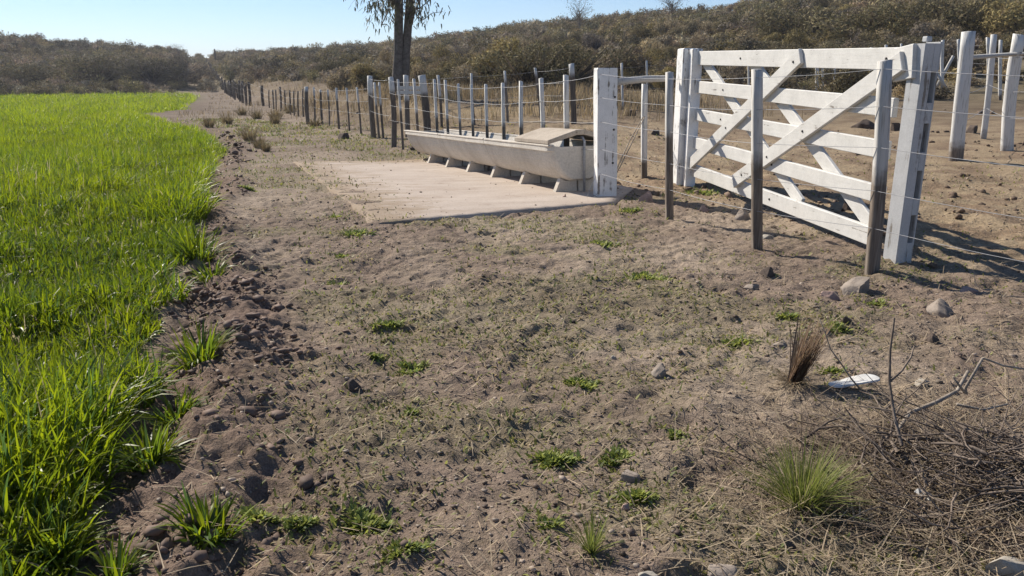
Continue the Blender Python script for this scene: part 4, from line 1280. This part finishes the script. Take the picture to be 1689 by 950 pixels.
def scrap():
    B = gat(1412, 648); k = px_m(B)
    L, W = 88 / k, .040
    bm = bmesh.new(); P = []
    for i in range(20):
        a = 2 * math.pi * i / 20
        x = math.copysign(abs(math.cos(a)) ** .55, math.cos(a)) * L / 2; y = math.sin(a) * W * (1 if x > 0 else .8)
        P.append((x, y, .012 * math.sin(x * 20) + .012))
    lo = [bm.verts.new(p) for p in P]; hi = [bm.verts.new((x * .96, y * .94, z + .007)) for x, y, z in P]
    bm.faces.new(lo[::-1]); bm.faces.new(hi)
    for i in range(20): bm.faces.new([lo[i], lo[(i + 1) % 20], hi[(i + 1) % 20], hi[i]])
    bmesh.ops.triangulate(bm, faces=bm.faces[:])
    o = link('white_scrap', bm_mesh('white_scrap', bm), M['scrap'], None, (B[0], B[1] + .03, B[2] + .018), (R(5), R(-2), R(4)))
    tag(o, 'flat white scrap with a rounded end lying by the dry stump', 'scrap')
    B = gat(1520, 832)
    bm = bmesh.new(); g = 4
    vs = [[bm.verts.new((i * .012 - .02, j * .018 - .03, .008 * math.sin(i * 2.1 + j * 1.7) + .012)) for i in range(g)] for j in range(g)]
    for j in range(g - 1):
        for i in range(g - 1): bm.faces.new([vs[j][i], vs[j][i + 1], vs[j + 1][i + 1], vs[j + 1][i]])
    me = bm_mesh('paper_scrap', bm)
    o = link('paper_scrap', me, M['scrap'], None, (B[0], B[1], B[2] + .03), (R(25), 0, R(35)))
    md = o.modifiers.new('thick', 'SOLIDIFY'); md.thickness = .0015
    tag(o, 'crumpled bit of white paper in the brush litter', 'paper')
scrap()

def twig_path(p, d, L, n, wob):
    pts = [np.array(p, float)]; d = np.array(d, float); d /= np.linalg.norm(d)
    for _ in range(n):
        d = d + rng.normal(0, wob, 3); d /= np.linalg.norm(d)
        pts.append(pts[-1] + d * L / n)
    return np.array(pts)

def branch():
    B = gat(1470, 752)
    def P(px, py, h):
        g = gat(px, py); return g + np.array([0, 0, h]) - B
    acc = Acc()
    tube(acc, [P(1465, 760, .02), P(1475, 730, .05), P(1498, 703, .07), P(1540, 690, .08), P(1575, 672, .10), P(1590, 655, .14)], [.007, .008, .008, .009, .008, .007], 7, jit=.2)
    g = P(1590, 675, .09)
    q1 = top_at(g + B, 1585, 640) - B; q2 = top_at(g + B, 1622, 590) - B; q3 = top_at(g + B, 1689, 612) - B; q4 = top_at(g + B, 1572, 622) - B
    tube(acc, [g, q1 + np.array([.02, 0, 0]), q2], [.008, .007, .005], 6, jit=.2)
    tube(acc, [q2, (q2 + q3) / 2 + np.array([0, 0, -.006]), q3 + np.array([.05, 0, 0])], [.005, .005, .004], 6, jit=.2)
    tube(acc, [g, q4], [.006, .004], 6)
    tube(acc, [P(1575, 690, .07), P(1620, 690, .05), P(1660, 680, .04)], [.007, .006, .004], 6, jit=.2)
    tag(link('dry_branch', acc.mesh('dry_branch'), M['twig'], None, tuple(B)), 'forked bare grey branch lying above the brush pile', 'branch')
    # thin curved stalk arching over the scrap
    B2 = gat(1425, 652); acc = Acc()
    pts = [B2] + [top_at(B2, x, y) for x, y in ((1405, 625), (1388, 600), (1370, 575), (1362, 550), (1352, 525))]
    tube(acc, np.array(pts) - B2, [.004, .004, .0035, .003, .0025, .002], 5)
    tag(link('dry_stalk', acc.mesh('dry_stalk', True), M['twig'], None, tuple(B2)), 'thin dark stalk arching up over the white scrap', 'stalk')
branch()

def brush_pile():
    C = gat(1625, 800)
    acc = Acc()
    for i in range(850):
        u, v = rng.normal(0, .30), rng.normal(0, .22)
        x, y = C[0] + u, C[1] + v
        h = max(0, .19 * math.exp(-(u / .32) ** 2 - (v / .25) ** 2)) * rng.random()
        p = np.array([x, y, float(gz(x, y)) + .006 + h])
        a = rng.uniform(0, 6.28); el = float(np.clip(rng.normal(0.05, .25), -.4, .4))
        L = rng.gamma(3.0, .065)
        pts = twig_path(p - C, (math.cos(a), math.sin(a), math.sin(el)), L, 4, .17)
        gzz = gz(pts[:, 0] + C[0], pts[:, 1] + C[1]) - C[2] + .004
        pts[:, 2] = np.maximum(pts[:, 2], gzz)
        r = rng.uniform(.0014, .0044) * (2.0 if i % 9 == 0 else 1)
        tube(acc, pts, np.linspace(r, r * .45, 5), 4, cap=False)
        if i % 3 == 0:
            q = pts[2]; a2 = a + rng.choice([-1, 1]) * rng.uniform(.4, 1.0)
            pp = twig_path(q, (math.cos(a2), math.sin(a2), .25), L * .45, 3, .2)
            tube(acc, pp, np.linspace(r * .7, r * .3, 4), 4, cap=False)
    tag(link('brush_pile', acc.mesh('brush_pile'), M['brush'], None, tuple(C)), 'tangled heap of dead twigs at the lower right edge', 'brush pile')
    # straw mat tangled through it
    acc = Acc(); N = 6000
    u, v = rng.normal(0, .42, N), rng.normal(0, .30, N)
    x, y = C[0] - .12 + u, C[1] + v
    c = np.array([[.33, .265, .18], [.24, .18, .125], [.15, .11, .085]])[rng.integers(0, 3, N)] * rng.uniform(.6, 1.1, N)[:, None]
    ribbons(acc, np.stack([x, y, gz(x, y) + rng.uniform(.002, .035, N)], 1) - C, rng.uniform(0, 6.28, N), rng.gamma(2.5, .04, N), rng.uniform(.0018, .004, N), rng.uniform(1.1, 1.65, N), rng.normal(.15, .3, N), 3, c, .4)
    tag(link('dry_grass_litter', acc.mesh('dry_grass_litter'), M['straw'], None, tuple(C)), 'mat of dry grass tangled around the brush pile', 'straw', kind='stuff')
brush_pile()

# ------------------------------------------------------------------ tree
def tree():
    B = at(668, 163)
    B[2] = zs(B[0], B[1])
    k = px_m(B)
    root = thing('eucalyptus_tree', 'tall grey twin trunked tree rising out of the photo behind the fence', 'tree', tuple(B))
    def P(px, py): return top_at(B, px, py) - B
    acc = Acc()
    pl = np.array([P(655, 170), P(656, 130), P(657.5, 90), P(658, 45), P(658.5, 0), P(664, -60), P(660, -130), P(655, -220)])
    tube(acc, pl, [.25, .21, .175, .165, .16, .15, .12, .08], 12, jit=.10)
    pr = np.array([P(666, 170), P(666, 130), P(669, 90), P(672.5, 45), P(676, 0), P(686, -60), P(698, -130), P(712, -230)])
    pr[:, 1] += .12
    tube(acc, pr, [.24, .20, .165, .155, .15, .14, .11, .07], 12, jit=.10)
    link('trunk', acc.mesh('trunk', True), M['bark'], root)
    acc = Acc(); leaf = Acc()
    ends = []
    def limb(p0, p1, r, n=5, droop=0.0):
        pts = [p0 + (p1 - p0) * t + np.array([rng.normal(0, .06), rng.normal(0, .1), .5 * math.sin(math.pi * t) - droop * t * t]) for t in np.linspace(0, 1, n)]
        tube(acc, pts, np.linspace(r, r * .25, n), 6, jit=.1); return pts
    specs = [(P(659, 25), P(632, 5), .09), (P(660, 10), P(600, -15), .12), (P(682, 40), P(700, 35), .06), (P(684, 0), P(700, 10), .08), (P(660, -20), P(630, 40), .06), (P(664, -60), P(560, -110), .14), (P(690, -80), P(770, -120), .14),
             (P(660, -130), P(600, -230), .12), (P(698, -130), P(760, -240), .12), (P(655, -200), P(650, -330), .1), (P(710, -220), P(720, -340), .1), (P(684, -30), P(730, -60), .1)]
    for j, (a, b, r) in enumerate(specs):
        b = b + np.array([0, rng.normal(0, 1.0), 0])
        pts = limb(a, b, r, 6)
        for q in pts[2:]:
            for _ in range(2):
                e = q + np.array([rng.normal(0, .6), rng.normal(0, .8), rng.normal(-.05, .35)])
                tube(acc, [q, (q + e) / 2 + np.array([0, 0, .1]), e], [.02, .014, .008], 4, cap=False)
                ends.append(e)
    # named hanging sprays seen at the top of the photo
    hang = [P(x, y) for x, y in ((596, 6), (604, 12), (613, 14), (622, 18), (630, 22), (640, 28), (648, 18), (632, 6), (618, 2), (645, 36), (694, 12), (698, 25), (692, 40), (701, 8), (688, 30), (697, 38), (622, 52), (642, 5), (590, -6), (702, -6))]
    for h in hang: ends.append(h + np.array([0, rng.normal(0, .3), .15]))
    link('limb', acc.mesh('limb', True), M['bark'], root)
    E = np.array(ends)
    n = 13
    base = np.repeat(E, n, 0) + rng.normal(0, 1, (len(E) * n, 3)) * np.array([.24, .3, .18])
    N = len(base)
    c = np.array([[.085, .095, .055], [.12, .115, .065], [.065, .07, .045]])[rng.integers(0, 3, N)] * rng.uniform(.7, 1.25, N)[:, None]
    ribbons(leaf, base, rng.uniform(0, 6.28, N), rng.uniform(.14, .28, N), rng.uniform(.03, .055, N), rng.uniform(2.2, 3.0, N), rng.normal(.1, .2, N), 2, c)
    link('crown', leaf.mesh('crown'), M['euca'], root)
tree()

# ------------------------------------------------------------------ scrub on the hills
def bush_arrays(seed, nleaf, ntwig, pal, leaf=.10, hgt=1.0, airy=0.0):
    """unit bush: radius about 1, height about hgt*1.4, base at z=0"""
    r = np.random.default_rng(seed)
    nb = r.integers(5, 10)
    bc = np.stack([r.normal(0, .42, nb), r.normal(0, .42, nb), r.uniform(.25, 1.0, nb) * hgt], 1); br = r.uniform(.28, .55, nb)
    i = r.choice(nb, nleaf, p=br ** 2 / (br ** 2).sum())
    d = r.normal(size=(nleaf, 3)); d /= np.linalg.norm(d, axis=1)[:, None]
    rad = br[i] * (r.uniform(.25, 1, nleaf) ** .45) * (1 + airy * np.abs(r.normal(0, .35, nleaf)))
    p = bc[i] + d * rad[:, None] * np.array([1, 1, .85])
    p[:, 2] = np.abs(p[:, 2]) + .02
    n1 = r.normal(size=(nleaf, 3)); n1 /= np.linalg.norm(n1, axis=1)[:, None]
    n2 = np.cross(n1, d + 1e-3); n2 /= np.linalg.norm(n2, axis=1)[:, None] + 1e-9
    s = leaf * r.uniform(.5, 1.4, nleaf)[:, None]
    V = np.stack([p - n1 * s * .6, p + n2 * s * .45, p + n1 * s * 1.0], 1).reshape(-1, 3)
    bl = r.uniform(.75, 1.25, nb)
    c = np.array(pal)[r.integers(0, len(pal), nleaf)] * (bl[i] * r.uniform(.65, 1.3, nleaf))[:, None]
    C = np.repeat(c, 3, 0)
    # bare twigs
    q0 = np.stack([r.normal(0, .12, ntwig), r.normal(0, .12, ntwig), np.zeros(ntwig)], 1)
    j = r.integers(0, nb, ntwig); dd = r.normal(size=(ntwig, 3)); dd[:, 2] = np.abs(dd[:, 2]) + .3; dd /= np.linalg.norm(dd, axis=1)[:, None]
    q1 = bc[j] + dd * (br[j] * r.uniform(.7, 1.45, ntwig))[:, None]
    qm = (q0 + q1) / 2 + r.normal(0, .1, (ntwig, 3)); qm[:, 2] = np.abs(qm[:, 2])
    side = np.cross(q1 - q0, r.normal(size=(ntwig, 3))); side /= np.linalg.norm(side, axis=1)[:, None] + 1e-9
    w = .022
    TV = np.stack([qm - side * w, qm + side * w, q1, q0], 1).reshape(-1, 3)
    tri = np.concatenate([np.array([[0, 1, 2], [1, 0, 3]])[None] + 4 * np.arange(ntwig)[:, None, None]]).reshape(-1, 3)
    tc = np.repeat(np.array([.13, .11, .095])[None] * r.uniform(.6, 1.3, ntwig)[:, None], 4, 0)
    F = np.arange(nleaf * 3).reshape(-1, 3)
    return np.concatenate([V, TV]), np.concatenate([F, tri + nleaf * 3]), np.concatenate([C, tc])

PAL = dict(olive=[(.19, .165, .085), (.15, .135, .08), (.23, .195, .11)], grey=[(.22, .19, .145), (.175, .155, .125), (.27, .235, .175)], dark=[(.11, .105, .065), (.09, .085, .062), (.14, .125, .085)], brown=[(.22, .18, .125), (.18, .148, .108), (.26, .215, .15)])
PAL = {k: [tuple(np.array(c) * np.array([1.40, 1.36, 1.24])) for c in v] for k, v in PAL.items()}
KINDS = ['olive', 'grey', 'dark', 'brown', 'olive', 'grey']
PROTO = []
for i, kn in enumerate(KINDS):
    V, F, C = bush_arrays(300 + i, 3600, 140, PAL[kn], .072, 1.0, .4)
    me = mesh_np('bush', V, F, C); me.materials.append(M['scrub']); PROTO.append(me)
LOW = [bush_arrays(400 + i, 330, 22, PAL[KINDS[i % 6]], .17, 1.0, .3) for i in range(14)]

def scatter_bushes():
    r = np.random.default_rng(5)
    cand = []
    N = 60000
    az = r.uniform(-.74, .74, N)
    rad = np.sqrt(r.uniform(30 ** 2, 262 ** 2, N))
    x, y = rad * np.sin(az), rad * np.cos(az)
    r0, r1 = np.interp(az, HA, HR0), np.interp(az, HA, HR1)
    t = (rad - r0) / (r1 - r0)
    dens = fbm(x / 9, y / 9, 3, 201)
    trk = np.abs(x - (xf(y) - 4.0))
    keep = (t > -.02) & (t < 1.03) & ((trk > 1.3) | (y < 30)) & (r.random(N) < np.clip(.25 + 1.3 * S(.32, .6, dens), 0, 1) * np.interp(t, [0, .1, 1], [.6, 1, 1]))
    keep &= ~((np.abs(x - xf(y)) < 1.3))
    x, y, t, rad = x[keep], y[keep], t[keep], rad[keep]
    s = r.gamma(5, .165, len(x)) * (.55 + .95 * fbm(x / 7, y / 7, 3, 207))
    s = np.minimum(s, 1.6 + .3 * r.random(len(s))) * np.interp(rad, [30, 60, 200], [.85, 1.0, 1.25])
    # poisson-like thinning on a grid
    cell = {}
    out = []
    for i in np.argsort(-s):
        key = (int(x[i] // 1.12), int(y[i] // 1.12))
        if key in cell: continue
        cell[key] = 1; out.append(i)
    out = np.array(out)
    return x[out], y[out], s[out], rad[out], t[out]
bx, by, bs, brd, bt = scatter_bushes()
# specials: conspicuous dark bushes and skyline trees, (px, py base, width px, height px, kind, label)
SPEC = [(150, 140, 130, 62, 2), (250, 140, 80, 55, 2), (290, 138, 70, 58, 1), (40, 140, 80, 45, 2), (320, 134, 60, 22, 2), (215, 136, 60, 40, 1),
        (600, 150, 110, 55, 0), (560, 148, 80, 50, 5), (800, 150, 120, 70, 0), (870, 150, 130, 90, 2), (760, 152, 90, 50, 1), (930, 148, 130, 100, 2), (720, 150, 60, 45, 2), (1010, 140, 130, 70, 3), (690, 140, 50, 40, 1), (1075, 120, 90, 60, 1),
        (830, 140, 130, 90, 0), (1230, 110, 110, 60, 2), (1330, 70, 140, 70, 2), (1440, 75, 150, 80, 2), (1560, 60, 140, 80, 2), (1640, 70, 130, 80, 0)]
order = np.argsort(-(bs / brd))
near_i = order[:270]; rest = order[270:]
def place_bush(x, y, s, sz, k, label, group):
    o = bpy.data.objects.new('bush', PROTO[k]); COL.objects.link(o)
    o.location = (x, y, float(zs(x, y)) - .08); o.rotation_euler = (0, 0, random.uniform(0, 6.28)); o.scale = (s, s * random.uniform(.85, 1.1), sz)
    return tag(o, label, 'bush', group)
LAB = ['olive green thorn bush on the near scrub slope', 'grey leafless bush on the near scrub slope', 'dark dense bush on the near scrub slope', 'brown dry bush on the near scrub slope']
for i in near_i:
    k = int(rng.integers(0, 6)); kn = KINDS[k]
    s = bs[i] * .78
    if bx[i] / by[i] < -.4:
        lb, gp = 'scrub bush on the far hillside beyond the green field', 'bushes beyond the field'
    else:
        lb = LAB[['olive', 'grey', 'dark', 'brown'].index(kn)]; gp = kn + ' bushes on the near slope'
    place_bush(bx[i], by[i], s, s * random.uniform(.8, 1.15), k, lb, gp)
for px, py, w, h, k in SPEC:
    B = at(px, py); kk = px_m(B)
    s = w / kk / 2 / 1.0; sz = h / kk / 1.45
    if px < 400: lb, gp = 'large dark bush at the far edge of the green field', 'bushes at the field edge'
    else: lb, gp = 'large bush clump at the foot of the scrub slope', 'large bushes at the slope foot'
    place_bush(B[0], B[1], s, sz, k, lb, gp)
acc = Acc()
for i in rest:
    V, F, C = LOW[int(rng.integers(0, 14))]
    a = rng.uniform(0, 6.28); s = bs[i] * .8; ca, sa = math.cos(a), math.sin(a)
    P = np.stack([(V[:, 0] * ca - V[:, 1] * sa) * s + bx[i], (V[:, 0] * sa + V[:, 1] * ca) * s + by[i], V[:, 2] * s * rng.uniform(.75, 1.15) + float(zs(bx[i], by[i])) - .08], 1)
    acc.add(P, F, C * rng.uniform(.5, 1.4) * np.array([1 + rng.uniform(-.06, .1), 1, 1 + rng.uniform(-.1, .1)]))
tag(link('scrubland', acc.mesh('scrubland'), M['scrubmass']), 'mass of grey brown scrub covering the farther hillsides', 'scrub', kind='stuff')
print('bushes', len(bx), 'rest', len(rest))

def skyline_tree(px, py, h, w, label):
    B = at(px, py + 26); kk = px_m(B)
    H = h / kk
    acc = Acc()
    n = 60
    tube(acc, [(0, 0, -.2), (.05, 0, H * .4), (0, 0, H * .7)], [.16, .11, .05], 6)
    for i in range(n):
        z0 = rng.uniform(.25, .7) * H; a = rng.uniform(0, 6.28); L = rng.uniform(.15, .5) * w / kk
        tube(acc, twig_path((0, 0, z0), (math.cos(a), math.sin(a), rng.uniform(.4, 1.6)), L * 1.4, 4, .25), np.linspace(.035, .01, 5), 4, cap=False)
    root = thing('bare_tree', label, 'tree', (B[0], B[1], float(zs(B[0], B[1]))))
    link('trunk', acc.mesh('trunk'), M['twig'], root)
    lf_ = Acc(); N = 700
    p = np.stack([rng.normal(0, .22 * w / kk, N), rng.normal(0, .22 * w / kk, N), rng.uniform(.45, 1.05, N) * H], 1)
    ribbons(lf_, p, rng.uniform(0, 6.28, N), rng.uniform(.1, .22, N), rng.uniform(.05, .1, N), rng.uniform(.3, 2.4, N), rng.normal(0, .3, N), 1, np.array([[.10, .095, .06]]) * rng.uniform(.6, 1.3, N)[:, None])
    link('crown', lf_.mesh('crown'), M['scrubmass'], root)
skyline_tree(955, 35, 56, 50, 'thin bare tree standing up from the skyline behind the trough')
skyline_tree(1108, 15, 45, 46, 'small bare tree on the skyline above the thick gate post')
skyline_tree(292, 80, 30, 34, 'small bare tree on the left skyline near the track')
# lone pole where the fence meets the skyline
B = at(357, 112); kk = px_m(B); acc = Acc(); tube(acc, [(0, 0, -.2), (0, 0, 30 / kk)], [.22, .16], 7, (0, 1.2, .1))
tag(link('pole', acc.mesh('pole'), M['wood'], None, tuple(B)), 'lone dark pole where the long fence meets the skyline', 'pole')

# ------------------------------------------------------------------ haze
def haze():
    bm = bmesh.new()
    bmesh.ops.create_cube(bm, size=1.0)
    zlo, zhi = float(Z.min()) - 1.0, max(60.0, float(Z.max()) + 5)
    for v in bm.verts:
        v.co.x *= 5600; v.co.y = v.co.y * 3900 + 850; v.co.z = zlo if v.co.z < 0 else zhi
    m, nt, n, l, b = newmat('air')
    n.remove(b)
    pv = n.new('ShaderNodeVolumePrincipled')
    pv.inputs['Color'].default_value = (0.86, 0.90, 1.0, 1)
    pv.inputs['Density'].default_value = HAZE
    pv.inputs['Anisotropy'].default_value = 0.2
    l.new(pv.outputs[0], n['Material Output'].inputs['Volume'])
    o = link('haze', bm_mesh('haze', bm), m)
    tag(o, 'thin pale haze of warm air over the whole scene', 'haze', kind='stuff')
if HAZE > 0: haze()
